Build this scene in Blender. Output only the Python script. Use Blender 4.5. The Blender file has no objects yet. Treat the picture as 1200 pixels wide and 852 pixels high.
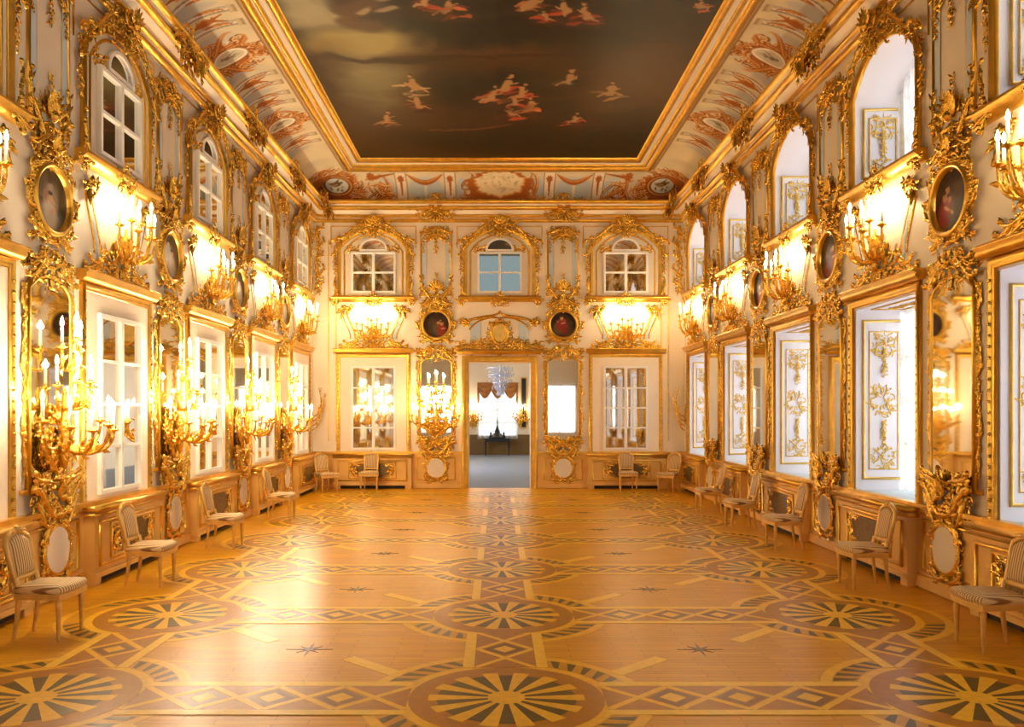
import bpy, math, random
import numpy as np
from math import pi, sin, cos, atan2, radians

# ------------------------------------------------------------------ camera, world, light, exposure
F_PX, CAM_H = 980.0, 2.05
XL, XR, YB, YF = -4.9, 5.0, 22.3, -0.8          # inner faces of the hall
XC = 0.08                                        # axis of the hall
scene = bpy.context.scene
COL = scene.collection
cam_d = bpy.data.cameras.new('camera'); cam = bpy.data.objects.new('camera', cam_d); COL.objects.link(cam)
cam.location = (0, 0, CAM_H); cam.rotation_euler = (radians(90), 0, 0)
cam_d.sensor_width = 36; cam_d.lens = 36 * F_PX / 1200
cam_d.shift_x = 18 / 1200; cam_d.shift_y = 56 / 1200
cam_d.clip_start = 0.05; cam_d.clip_end = 200
scene.camera = cam
scene.cycles.max_bounces = 7; scene.cycles.diffuse_bounces = 4; scene.cycles.glossy_bounces = 4
vs = scene.view_settings
vs.view_transform = 'Standard'; vs.look = 'None'; vs.gamma = 1.0; vs.use_curve_mapping = False
vs.exposure = 0.9
world = bpy.data.worlds.new('sky'); scene.world = world; world.use_nodes = True
wb = world.node_tree.nodes['Background']; wb.inputs[0].default_value = (0.86, 0.93, 1.0, 1); wb.inputs[1].default_value = 0.75

DAY_W, DAY_UP_W = 38.0, 25.0          # watts of daylight at a lower / an upper window
CANDLE_BIG_W, CANDLE_W = 13.0, 4.8      # watts of one candle flame: candelabra, wall sconces
CANDLE_RGB = (1.0, 0.87, 0.64)

WIN_Y = [10.8 + 3.34 * k for k in range(-3, 4)]      # window axes of the side walls
PIER_Y = [9.13 + 3.34 * k for k in range(0, 4)]      # pier axes in view
BACK_W = [XC - 3.36, XC + 3.36]
BACK_P = [XC - 1.69, XC + 1.69]

def area(name, loc, rot, sx, sy, w, col):
    l = bpy.data.lights.new(name, 'AREA'); l.shape = 'RECTANGLE'; l.size = sx; l.size_y = sy; l.energy = w; l.color = col
    o = bpy.data.objects.new(name, l); COL.objects.link(o); o.location = loc; o.rotation_euler = rot
    return o
for y in WIN_Y:                                       # daylight outside the tall windows of the right wall
    area('daylight_and_fill', (XR + 1.25, y, 2.3), (0, radians(90), 0), 2.6, 1.7, DAY_W, (0.93, 0.96, 1.0))
    area('daylight_and_fill', (XR + 1.25, y, 6.0), (0, radians(90), 0), 1.7, 1.6, DAY_UP_W, (0.93, 0.96, 1.0))

for x in (XC - 3.36, XC + 3.36):                      # and outside the two windows of the entrance wall
    area('daylight_and_fill', (x, YF - 1.0, 2.2), (radians(90), 0, 0), 1.7, 2.6, DAY_W * 1.4, (0.93, 0.96, 1.0))

# ------------------------------------------------------------------ materials
def srgb(r, g, b):
    f = lambda c: (c / 255 / 12.92) if c / 255 <= 0.04045 else ((c / 255 + 0.055) / 1.055) ** 2.4
    return (f(r), f(g), f(b))
def mat(name, col, rough=0.5, metal=0.0, var=0.0, vscale=8.0, bump=0.0, bscale=40.0, coat=0.0, emit=0.0, spec=0.5, ior=1.5):
    m = bpy.data.materials.new(name); m.use_nodes = True
    nt = m.node_tree; b = nt.nodes['Principled BSDF']
    c = (*col, 1)
    b.inputs['Base Color'].default_value = c; b.inputs['Roughness'].default_value = rough; b.inputs['Metallic'].default_value = metal
    b.inputs['Coat Weight'].default_value = coat; b.inputs['IOR'].default_value = ior; b.inputs['Specular IOR Level'].default_value = spec
    if emit: b.inputs['Emission Color'].default_value = c; b.inputs['Emission Strength'].default_value = emit
    tc = nt.nodes.new('ShaderNodeTexCoord')
    if var:
        n = nt.nodes.new('ShaderNodeTexNoise'); n.inputs['Scale'].default_value = vscale; n.inputs['Detail'].default_value = 4
        nt.links.new(tc.outputs['Object'], n.inputs['Vector'])
        r = nt.nodes.new('ShaderNodeValToRGB')
        r.color_ramp.elements[0].position = 0.3; r.color_ramp.elements[1].position = 0.7
        r.color_ramp.elements[0].color = (*[max(0, x * (1 - var)) for x in col], 1)
        r.color_ramp.elements[1].color = (*[min(1, x * (1 + var)) for x in col], 1)
        nt.links.new(n.outputs['Fac'], r.inputs['Fac']); nt.links.new(r.outputs['Color'], b.inputs['Base Color'])
    if bump:
        n = nt.nodes.new('ShaderNodeTexNoise'); n.inputs['Scale'].default_value = bscale; n.inputs['Detail'].default_value = 3
        nt.links.new(tc.outputs['Object'], n.inputs['Vector'])
        bp = nt.nodes.new('ShaderNodeBump'); bp.inputs['Strength'].default_value = bump; bp.inputs['Distance'].default_value = 0.02
        nt.links.new(n.outputs['Fac'], bp.inputs['Height']); nt.links.new(bp.outputs['Normal'], b.inputs['Normal'])
    return m
M = {}
M['plaster'] = mat('plaster_cream', srgb(230, 214, 186), 0.55, var=0.03, vscale=2)
M['plaster_warm'] = mat('plaster_warm', srgb(246, 228, 198), 0.5, var=0.03, vscale=2)
M['dado'] = mat('dado_cream_gold', srgb(230, 180, 92), 0.45, var=0.06, vscale=3)
M['lilac'] = mat('jamb_lilac_white', srgb(232, 228, 234), 0.5, var=0.02, vscale=2)
M['blue'] = mat('pale_blue_paint', srgb(196, 208, 214), 0.5, var=0.03, vscale=3)
M['gold'] = mat('gilding', srgb(230, 180, 70), 0.27, 0.93, var=0.2, vscale=14, bump=0.7, bscale=26)
M['gold_mold'] = mat('gilded_moulding', srgb(228, 178, 72), 0.3, 0.88, var=0.14, vscale=6, bump=0.25, bscale=20)
M['gold_pale'] = mat('pale_gilding', srgb(226, 188, 100), 0.4, 0.5, var=0.15, vscale=9, bump=0.3, bscale=60)
M['white'] = mat('white_paint', srgb(246, 240, 228), 0.4)
M['mirror'] = mat('mirror_glass', (0.86, 0.88, 0.86), 0.03, 1.0)
M['grille'] = mat('dark_grille', srgb(120, 92, 44), 0.5, 0.3, var=0.3, vscale=30)
M['candle'] = mat('candle_wax', srgb(252, 246, 228), 0.5)
M['flame'] = mat('candle_flame', (1.0, 0.74, 0.36), 0.5, emit=45.0)
M['chairwood'] = mat('chair_gilt_wood', srgb(226, 178, 90), 0.4, 0.35, var=0.12, vscale=12)
M['dark'] = mat('dark_board_gap_shade', srgb(52, 38, 20), 0.8)  # stretcher board, and the shade under the pedestals put into a colour
M['bronze'] = mat('dark_bronze', srgb(40, 42, 44), 0.45, 0.4)
M['carpet'] = mat('grey_blue_floor', srgb(122, 134, 156), 0.55, var=0.05, vscale=3)
M['valance'] = mat('valance_silk', srgb(176, 112, 42), 0.5, var=0.15, vscale=6)
M['crystal'] = mat('crystal', srgb(206, 208, 220), 0.12, 0.35, var=0.3, vscale=40)
M['wood_light'] = mat('inlay_maple', srgb(234, 178, 30), 0.3, var=0.1, vscale=14, ior=1.32)
M['wood_pale'] = mat('inlay_pale_strip', srgb(240, 190, 50), 0.3, var=0.08, vscale=14, ior=1.32)
M['wood_brown'] = mat('inlay_walnut', srgb(172, 108, 0), 0.3, var=0.12, vscale=12, ior=1.32)
M['wood_mid'] = mat('inlay_mid_brown', srgb(128, 78, 0), 0.3, var=0.15, vscale=16, ior=1.32)
M['wood_border'] = mat('inlay_border_oak', srgb(204, 140, 0), 0.3, var=0.1, vscale=16, ior=1.32)
M['wood_dark'] = mat('inlay_dark_green', srgb(92, 68, 4), 0.3, var=0.15, vscale=16, ior=1.32)

def m_parquet():
    m = bpy.data.materials.new('parquet_oak'); m.use_nodes = True; nt = m.node_tree; b = nt.nodes['Principled BSDF']
    tc = nt.nodes.new('ShaderNodeTexCoord')
    br = nt.nodes.new('ShaderNodeTexBrick'); br.inputs['Scale'].default_value = 1.0
    br.inputs['Brick Width'].default_value = 0.62; br.inputs['Row Height'].default_value = 0.075; br.inputs['Mortar Size'].default_value = 0.0022
    br.inputs['Color1'].default_value = (*srgb(222, 154, 0), 1); br.inputs['Color2'].default_value = (*srgb(208, 140, 0), 1)
    br.inputs['Mortar'].default_value = (*srgb(150, 92, 0), 1); br.offset = 0.37
    nt.links.new(tc.outputs['Object'], br.inputs['Vector'])
    mp = nt.nodes.new('ShaderNodeMapping'); mp.inputs['Scale'].default_value = (1.6, 30, 1)
    nt.links.new(tc.outputs['Object'], mp.inputs['Vector'])
    n = nt.nodes.new('ShaderNodeTexNoise'); n.inputs['Scale'].default_value = 2.0; n.inputs['Detail'].default_value = 5
    nt.links.new(mp.outputs['Vector'], n.inputs['Vector'])
    mx = nt.nodes.new('ShaderNodeMix'); mx.data_type = 'RGBA'; mx.blend_type = 'OVERLAY'; mx.inputs[0].default_value = 0.4
    nt.links.new(br.outputs['Color'], mx.inputs[6]); nt.links.new(n.outputs['Fac'], mx.inputs[7])
    nt.links.new(mx.outputs[2], b.inputs['Base Color'])
    b.inputs['Roughness'].default_value = 0.3; b.inputs['IOR'].default_value = 1.32
    bp = nt.nodes.new('ShaderNodeBump'); bp.inputs['Strength'].default_value = 0.08; bp.inputs['Distance'].default_value = 0.004
    nt.links.new(n.outputs['Fac'], bp.inputs['Height']); nt.links.new(bp.outputs['Normal'], b.inputs['Normal'])
    return m
M['parquet'] = m_parquet()
def m_stripe():
    m = bpy.data.materials.new('striped_silk'); m.use_nodes = True; nt = m.node_tree; b = nt.nodes['Principled BSDF']
    tc = nt.nodes.new('ShaderNodeTexCoord')
    w = nt.nodes.new('ShaderNodeTexWave'); w.wave_type = 'BANDS'; w.bands_direction = 'X'; w.inputs['Scale'].default_value = 9.5
    w.inputs['Distortion'].default_value = 0.0
    nt.links.new(tc.outputs['Object'], w.inputs['Vector'])
    r = nt.nodes.new('ShaderNodeValToRGB'); r.color_ramp.elements[0].color = (*srgb(146, 98, 46), 1); r.color_ramp.elements[1].color = (*srgb(228, 192, 128), 1)
    r.color_ramp.elements[0].position = 0.2; r.color_ramp.elements[1].position = 0.55
    nt.links.new(w.outputs['Fac'], r.inputs['Fac']); nt.links.new(r.outputs['Color'], b.inputs['Base Color'])
    b.inputs['Roughness'].default_value = 0.6
    return m
M['stripe'] = m_stripe()
def m_sheer():
    m = bpy.data.materials.new('sheer_white_curtain'); m.use_nodes = True; nt = m.node_tree
    for nd in list(nt.nodes): nt.nodes.remove(nd)
    out = nt.nodes.new('ShaderNodeOutputMaterial')
    tr = nt.nodes.new('ShaderNodeBsdfTransparent'); tr.inputs[0].default_value = (0.97, 0.98, 1, 1)
    tl = nt.nodes.new('ShaderNodeBsdfTranslucent'); tl.inputs[0].default_value = (0.93, 0.93, 0.93, 1)
    df = nt.nodes.new('ShaderNodeBsdfDiffuse'); df.inputs[0].default_value = (0.9, 0.9, 0.9, 1)
    tc = nt.nodes.new('ShaderNodeTexCoord')
    v = nt.nodes.new('ShaderNodeTexVoronoi'); v.inputs['Scale'].default_value = 9.0
    nt.links.new(tc.outputs['Object'], v.inputs['Vector'])
    r = nt.nodes.new('ShaderNodeValToRGB'); r.color_ramp.elements[0].color = (0.35,) * 3 + (1,); r.color_ramp.elements[1].color = (0.6,) * 3 + (1,)
    nt.links.new(v.outputs['Distance'], r.inputs['Fac'])
    a = nt.nodes.new('ShaderNodeMixShader'); a.inputs[0].default_value = 0.5
    nt.links.new(tl.outputs[0], a.inputs[1]); nt.links.new(df.outputs[0], a.inputs[2])
    c = nt.nodes.new('ShaderNodeMixShader'); nt.links.new(r.outputs['Color'], c.inputs[0])
    nt.links.new(a.outputs[0], c.inputs[1]); nt.links.new(tr.outputs[0], c.inputs[2]); nt.links.new(c.outputs[0], out.inputs[0])
    return m
M['sheer'] = m_sheer()
def m_glass():
    m = bpy.data.materials.new('window_glass'); m.use_nodes = True; nt = m.node_tree
    for nd in list(nt.nodes): nt.nodes.remove(nd)
    out = nt.nodes.new('ShaderNodeOutputMaterial'); tr = nt.nodes.new('ShaderNodeBsdfTransparent'); gl = nt.nodes.new('ShaderNodeBsdfGlossy')
    gl.inputs['Roughness'].default_value = 0.02; tr.inputs[0].default_value = (0.95, 0.97, 0.98, 1)
    a = nt.nodes.new('ShaderNodeMixShader'); a.inputs[0].default_value = 0.06
    nt.links.new(tr.outputs[0], a.inputs[1]); nt.links.new(gl.outputs[0], a.inputs[2]); nt.links.new(a.outputs[0], out.inputs[0])
    return m
M['glass'] = m_glass()
M['glass_dimmed'] = m_glass(); M['glass_dimmed'].name = 'sky_dimming_glass'
[setattr(n_.inputs[0], 'default_value', (.48, .52, .50, 1)) for n_ in M['glass_dimmed'].node_tree.nodes if n_.type == 'BSDF_TRANSPARENT']  # tint put in to dim the sky seen through these panes
def m_paint(name, rough):
    m = bpy.data.materials.new(name); m.use_nodes = True; nt = m.node_tree; b = nt.nodes['Principled BSDF']
    at = nt.nodes.new('ShaderNodeAttribute'); at.attribute_name = 'paint'
    nt.links.new(at.outputs['Color'], b.inputs['Base Color']); b.inputs['Roughness'].default_value = rough; b.inputs['Specular IOR Level'].default_value = .15
    return m
M['canvas'] = m_paint('oil_painting', 0.42)
M['fresco'] = m_paint('fresco_paint', 0.7)

# ------------------------------------------------------------------ mesh builder (local frame: x along the wall, z up, front faces -y)
class MB:
    def __init__(s): s.V = []; s.Q = []; s.T = []; s.n = 0
    def add(s, v, q=None, t=None):
        v = np.asarray(v, float).reshape(-1, 3)
        if q is not None and len(q): s.Q.append(np.asarray(q, int).reshape(-1, 4) + s.n)
        if t is not None and len(t): s.T.append(np.asarray(t, int).reshape(-1, 3) + s.n)
        s.V.append(v); s.n += len(v); return s
    def box(s, x0, x1, y0, y1, z0, z1):
        v = [(x, y, z) for x in (x0, x1) for y in (y0, y1) for z in (z0, z1)]
        return s.add(v, [(0, 1, 3, 2), (4, 6, 7, 5), (0, 4, 5, 1), (2, 3, 7, 6), (0, 2, 6, 4), (1, 5, 7, 3)])
    def grid(s, P, cu=False, cv=False):
        P = np.asarray(P, float); a, b = P.shape[:2]
        I = np.arange(a * b).reshape(a, b)
        if cu: I = np.vstack([I, I[:1]])
        if cv: I = np.hstack([I, I[:, :1]])
        q = np.stack([I[:-1, :-1], I[1:, :-1], I[1:, 1:], I[:-1, 1:]], -1).reshape(-1, 4)
        return s.add(P.reshape(-1, 3), q)
    def tube(s, P, R, n=6, caps=True):
        P = np.asarray(P, float); N = len(P); R = np.broadcast_to(np.asarray(R, float), (N,))
        T = np.gradient(P, axis=0); T /= np.linalg.norm(T, axis=1, keepdims=True) + 1e-9
        ref = np.array([0, 0, 1.0]) if abs(T[:, 2]).mean() < 0.75 else np.array([1.0, 0, 0])
        A = np.cross(T, ref); A /= np.linalg.norm(A, axis=1, keepdims=True) + 1e-9
        B = np.cross(A, T)
        th = np.arange(n) * 2 * pi / n
        G = P[:, None] + R[:, None, None] * (A[:, None] * np.cos(th)[None, :, None] + B[:, None] * np.sin(th)[None, :, None])
        s.grid(G, cv=True)
        if caps:
            for k in (0, N - 1):
                s.add(np.vstack([G[k], P[k]]), None, [(i, (i + 1) % n, n) for i in range(n)])
        return s
    def relief(s, P, R, w0=0.0, h=0.8, n=5):        # half-round stroke lying on the wall plane; P is (u, v)
        P = np.asarray(P, float); N = len(P); R = np.broadcast_to(np.asarray(R, float), (N,)); w0 = np.broadcast_to(np.asarray(w0, float), (N,))
        T = np.gradient(P, axis=0); T /= np.linalg.norm(T, axis=1, keepdims=True) + 1e-9
        B = np.stack([T[:, 1], -T[:, 0]], 1)
        th = np.linspace(0, pi, n)
        G = np.zeros((N, n, 3))
        G[:, :, 0] = P[:, :1] + B[:, :1] * R[:, None] * np.cos(th)
        G[:, :, 2] = P[:, 1:] + B[:, 1:] * R[:, None] * np.cos(th)
        G[:, :, 1] = -(w0[:, None] + h * R[:, None] * np.sin(th))
        return s.grid(G)
    def lathe(s, prof, n=12, c=(0, 0, 0)):
        prof = np.asarray(prof, float); th = np.arange(n) * 2 * pi / n
        G = np.stack([c[0] + prof[:, :1] * np.cos(th), c[1] + prof[:, :1] * np.sin(th), c[2] + prof[:, 1:] + 0 * th], -1)
        return s.grid(G, cv=True)
    def dome(s, p, r, w0=0.0, h=0.8, n=7):
        th = np.arange(n) * 2 * pi / n; G = []
        for a in (0.0, 0.75, 1.25):
            G.append(np.stack([p[0] + r * cos(a) * np.cos(th), 0 * th - (w0 + h * r * sin(a)), p[1] + r * cos(a) * np.sin(th)], -1))
        s.grid(np.array(G), cv=True)
        k = np.vstack([G[2], [[p[0], -(w0 + h * r), p[1]]]])
        return s.add(k, None, [(i, (i + 1) % n, n) for i in range(n)])
    def leaf(s, p, ang, L, W, w0=0.0, bend=0.0, lift=0.25):
        n = 6; t = np.linspace(0, 1, n); a = ang + bend * t
        d = np.stack([np.cos(a), np.sin(a)], 1) * (L / (n - 1))
        C = np.array(p, float) + np.vstack([[0, 0], np.cumsum(d[:-1], 0)])
        nr = np.stack([-np.sin(a), np.cos(a)], 1)
        w = W * np.sin(pi * np.clip(t, 0.04, 1) ** 0.75) * (1 + 0.1 * np.cos(np.arange(n) * pi)); w[-1] = 0.002
        z = w0 + lift * L * t * t
        G = np.zeros((n, 3, 3))
        for j, (o, hh) in enumerate(((-0.5, 0.0), (0, 0.45), (0.5, 0.0))):
            G[:, j, 0] = C[:, 0] + nr[:, 0] * w * o; G[:, j, 2] = C[:, 1] + nr[:, 1] * w * o; G[:, j, 1] = -(z + hh * w)
        return s.grid(G)
    def flower(s, p, r, w0=0.0, k=5):
        for i in range(k):
            s.leaf((p[0], p[1]), i * 2 * pi / k + 0.3, r, r * 0.9, w0, 0, 0.15)
        return s.dome(p, r * 0.32, w0 + r * 0.18, 1.0, 6)
    def molding(s, P, prof, closed=True):            # profile (outward in plane, out of wall) swept along a 2D path (u, v), mitred
        P = np.asarray(P, float); N = len(P)
        if closed: Tp = P - np.roll(P, 1, 0); Tn = np.roll(P, -1, 0) - P
        else:
            Tn = np.vstack([np.diff(P, axis=0), P[-1:] - P[-2:-1]]); Tp = np.vstack([P[1:2] - P[:1], np.diff(P, axis=0)])
        Tp = Tp / np.linalg.norm(Tp, axis=1, keepdims=True); Tn = Tn / np.linalg.norm(Tn, axis=1, keepdims=True)
        n1 = np.stack([-Tp[:, 1], Tp[:, 0]], 1); n2 = np.stack([-Tn[:, 1], Tn[:, 0]], 1)
        m = n1 + n2; m /= np.sum(m * n1, axis=1, keepdims=True)
        prof = np.asarray(prof, float)
        G = np.zeros((N, len(prof), 3))
        G[:, :, 0] = P[:, :1] + m[:, :1] * prof[:, 0]; G[:, :, 2] = P[:, 1:] + m[:, 1:] * prof[:, 0]; G[:, :, 1] = -prof[:, 1]
        if not closed:
            for k in (0, N - 1):
                c = G[k].mean(0); m_ = len(prof); s.add(np.vstack([G[k], c]), None, [(i, (i + 1) % m_, m_) for i in range(m_)])
        return s.grid(G, cu=closed)
    def prism(s, pts, z0, z1):                       # convex plan polygon (x, y), a low slab
        k = len(pts); p = np.asarray(pts, float)
        a = np.hstack([p, np.full((k, 1), z0)]); b = np.hstack([p, np.full((k, 1), z1)])
        c = np.array([[p[:, 0].mean(), p[:, 1].mean(), z1]])
        q = [(i, (i + 1) % k, k + (i + 1) % k, k + i) for i in range(k)]
        t = [(k + i, k + (i + 1) % k, 2 * k) for i in range(k)]
        return s.add(np.vstack([a, b, c]), q, t)
    def xform(s, f):
        s.V = [f(v) for v in s.V]; return s
    def mirror(s, axis=0):
        V = np.vstack(s.V).copy(); V[:, axis] *= -1; n = s.n
        Q = [q[:, ::-1] for q in s.Q]; T = [t[:, ::-1] for t in s.T]
        s.V.append(V); s.Q += [q + n for q in Q]; s.T += [t + n for t in T]; s.n = 2 * n
        return s
    def merge(s, o, dx=0, dz=0, sc=1.0, dy=0):
        base = s.n
        for v in o.V: s.V.append(v * sc + np.array([dx, dy, dz]))
        s.Q += [q + base for q in o.Q]; s.T += [t + base for t in o.T]; s.n += o.n
        return s
    def mesh(s, name, m, smooth=True):
        me = bpy.data.meshes.new(name)
        V = np.vstack(s.V); Q = np.vstack(s.Q) if s.Q else np.zeros((0, 4), int); T = np.vstack(s.T) if s.T else np.zeros((0, 3), int)
        me.vertices.add(len(V)); me.vertices.foreach_set('co', V.astype(np.float32).ravel())
        nl = Q.size + T.size; me.loops.add(nl)
        me.loops.foreach_set('vertex_index', np.concatenate([Q.ravel(), T.ravel()]).astype(np.int32))
        me.polygons.add(len(Q) + len(T))
        me.polygons.foreach_set('loop_start', np.concatenate([np.arange(len(Q)) * 4, Q.size + np.arange(len(T)) * 3]).astype(np.int32))
        me.polygons.foreach_set('use_smooth', np.full(len(Q) + len(T), bool(smooth)))
        me.update(calc_edges=True); me.validate()
        me.materials.append(M[m]); return me

def link(name, data, parent=None, loc=(0, 0, 0), rz=0.0, sc=None):
    o = bpy.data.objects.new(name, data); COL.objects.link(o)
    o.parent = parent; o.location = loc; o.rotation_euler = (0, 0, rz)
    if sc: o.scale = sc
    return o
def tag(o, label=None, cat=None, group=None, kind=None):
    if label: o['label'] = label
    if cat: o['category'] = cat
    if group: o['group'] = group
    if kind: o['kind'] = kind
    return o
def mk(mb, name, m, parent=None, loc=(0, 0, 0), rz=0.0, smooth=True): return link(name, mb.mesh(name, m, smooth), parent, loc, rz)
def copy_tree(o, parent=None):
    c = o.copy(); COL.objects.link(c); c.parent = parent
    for ch in list(o.children): copy_tree(ch, c)
    return c
RZ = {'back': 0.0, 'left': pi / 2, 'right': -pi / 2}
def on_wall(side, a, z=0.0, w=0.0):                   # point on a wall: a = X (back) or Y (side walls), w = distance out of the wall
    return {'back': (a, YB - w, z), 'left': (XL + w, a, z), 'right': (XR - w, a, z)}[side]

# ------------------------------------------------------------------ rocaille vocabulary
def cs(p0, p1, kind='C', k=9.0, n=16, flip=1):
    s = np.linspace(0, 1, n); q = 2 * s - 1
    kap = flip * ((1.2 + k * np.abs(q) ** 4) if kind == 'C' else k * np.sign(q) * np.abs(q) ** 2.5)
    th = np.cumsum(kap) / n
    d = np.stack([np.cos(th), np.sin(th)], 1) / n
    P = np.vstack([[0, 0], np.cumsum(d, 0)])[:n]
    v = P[-1] - P[0]; w = np.array(p1, float) - np.array(p0, float)
    z = complex(*w) / (complex(*v) + 1e-9)
    c = (P[:, 0] + 1j * P[:, 1]) * z
    return np.stack([c.real, c.imag], 1) + np.array(p0, float)
def taper(n, r, a=0.45): return r * (a + (1 - a) * np.sin(np.linspace(0, pi, n)))
def scroll(mb, p0, p1, kind='C', k=9.0, r=0.02, w0=0.0, flip=1, eyes=True, leaves=0, rnd=random):
    P = cs(p0, p1, kind, k, 16, flip); mb.relief(P, taper(16, r), w0)
    if eyes: mb.dome(P[0], r * 1.1, w0); mb.dome(P[-1], r * 1.1, w0)
    for i in range(leaves):
        j = 2 + int((i + 0.5) * 12 / leaves); t = P[j + 1] - P[j - 1]; a = atan2(t[1], t[0]) + (0.8 if i % 2 else -0.8)
        mb.leaf(P[j], a, r * rnd.uniform(3, 4.6), r * 1.5, w0, (-1.2 if i % 2 else 1.2) * rnd.uniform(.3, 1), .12)
    return mb
def cluster(w, h, seed, n=26, r=0.02, lf=0.13, depth=0.06, sym=True):
    rnd = random.Random(seed); mb = MB(); n = int(n * 1.9); r = r * .8
    for i in range(n):
        rr = rnd.random() ** 0.55; a = rnd.uniform(-pi / 2, pi / 2) if sym else rnd.uniform(-pi, pi)
        x = rr * cos(a) * w / 2; y = rr * sin(a) * h / 2; w0 = depth * (1 - rr) * rnd.uniform(0.3, 1.3)
        out = atan2(y / h, x / w) if rr > .15 else rnd.uniform(-pi, pi)
        c = rnd.random()
        if c < 0.55:
            d = out + rnd.uniform(-1.6, 1.6); L = lf * rnd.uniform(0.6, 1.25)
            scroll(mb, (x, y), (x + L * cos(d), y + L * sin(d)), rnd.choice('CCS'), rnd.uniform(8, 15), r * rnd.uniform(.7, 1.25), w0, rnd.choice((-1, 1)))
        elif c < 0.82:
            for j in range(2):
                mb.leaf((x, y), out + (j - .5) * 0.9 + rnd.uniform(-.3, .3), lf * rnd.uniform(.45, .85), lf * .24, w0, rnd.uniform(-1.2, 1.2), .15)
        elif c < .93: mb.dome((x, y), r * rnd.uniform(1.0, 1.6), w0)
        else: mb.flower((x, y), lf * .3, w0 + .01)
    if sym: mb.mirror()
    return mb
def garland(mb, P, step, size, seed, w0=0.0, r=None):
    rnd = random.Random(seed); P = np.asarray(P, float)
    seg = np.linalg.norm(np.diff(P, axis=0), axis=1); S = np.concatenate([[0], np.cumsum(seg)]); L = S[-1]
    if r: mb.relief(P, r, w0)
    k = max(2, int(L / step * 1.25))
    for i in range(k):
        s = (i + .5) * L / k; x = np.interp(s, S, P[:, 0]); y = np.interp(s, S, P[:, 1])
        x2 = np.interp(s + .01, S, P[:, 0]); y2 = np.interp(s + .01, S, P[:, 1]); x1 = np.interp(s - .01, S, P[:, 0]); y1 = np.interp(s - .01, S, P[:, 1])
        a = atan2(y2 - y1, x2 - x1); c = rnd.random()
        if c < .2: mb.flower((x, y), size * .38, w0 + .02)
        elif c < .45: mb.dome((x + rnd.uniform(-.2, .2) * size, y), size * .17, w0 + .01)
        for sg in (-1, 1):
            d = a + sg * rnd.uniform(.4, 1.2)
            if rnd.random() < .5: mb.leaf((x, y), d, size * rnd.uniform(.45, .8), size * .28, w0 + rnd.uniform(0, .02), -sg * rnd.uniform(.2, 1.4), .12)
            else:
                L2 = size * rnd.uniform(.4, .75); scroll(mb, (x, y), (x + L2 * cos(d), y + L2 * sin(d)), rnd.choice('CS'), rnd.uniform(8, 14), size * .1, w0, rnd.choice((-1, 1)), True)
    return mb
def shell(mb, p, ang, r, w0=0.0, k=7):
    for i in range(k):
        mb.leaf(p, ang + (i - (k - 1) / 2) * 0.36, r * (1 - .05 * abs(i - (k - 1) / 2)), r * .34, w0, 0, .25)
    return mb.dome(p, r * .24, w0 + .01)
def rect(u0, u1, v0, v1): return [(u0, v0), (u0, v1), (u1, v1), (u1, v0)]      # clockwise: outward is positive
def arch(hw, v0, vs, rise, n=14):                     # window outline with a segmental head, clockwise from lower left
    R = (hw * hw + rise * rise) / (2 * rise); a0 = math.asin(min(1, hw / R))
    top = [(R * sin(a), vs + rise - R + R * cos(a)) for a in np.linspace(-a0, a0, n)]
    return [(-hw, v0)] + top + [(hw, v0)]
PROF_GOLD = [(0, 0), (0, .03), (.02, .045), (.045, .035), (.065, .065), (.095, .055), (.105, .03), (.105, 0)]
PROF_THIN = [(-.012, 0), (-.012, .012), (0, .02), (.012, .012), (.012, 0)]
PROF_MED = [(-.025, 0), (-.025, .02), (0, .04), (.025, .02), (.025, 0)]
def bar(mb, u0, u1, v0, v1, w0, w1): return mb.box(u0, u1, -w1, -w0, v0, v1)

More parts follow.
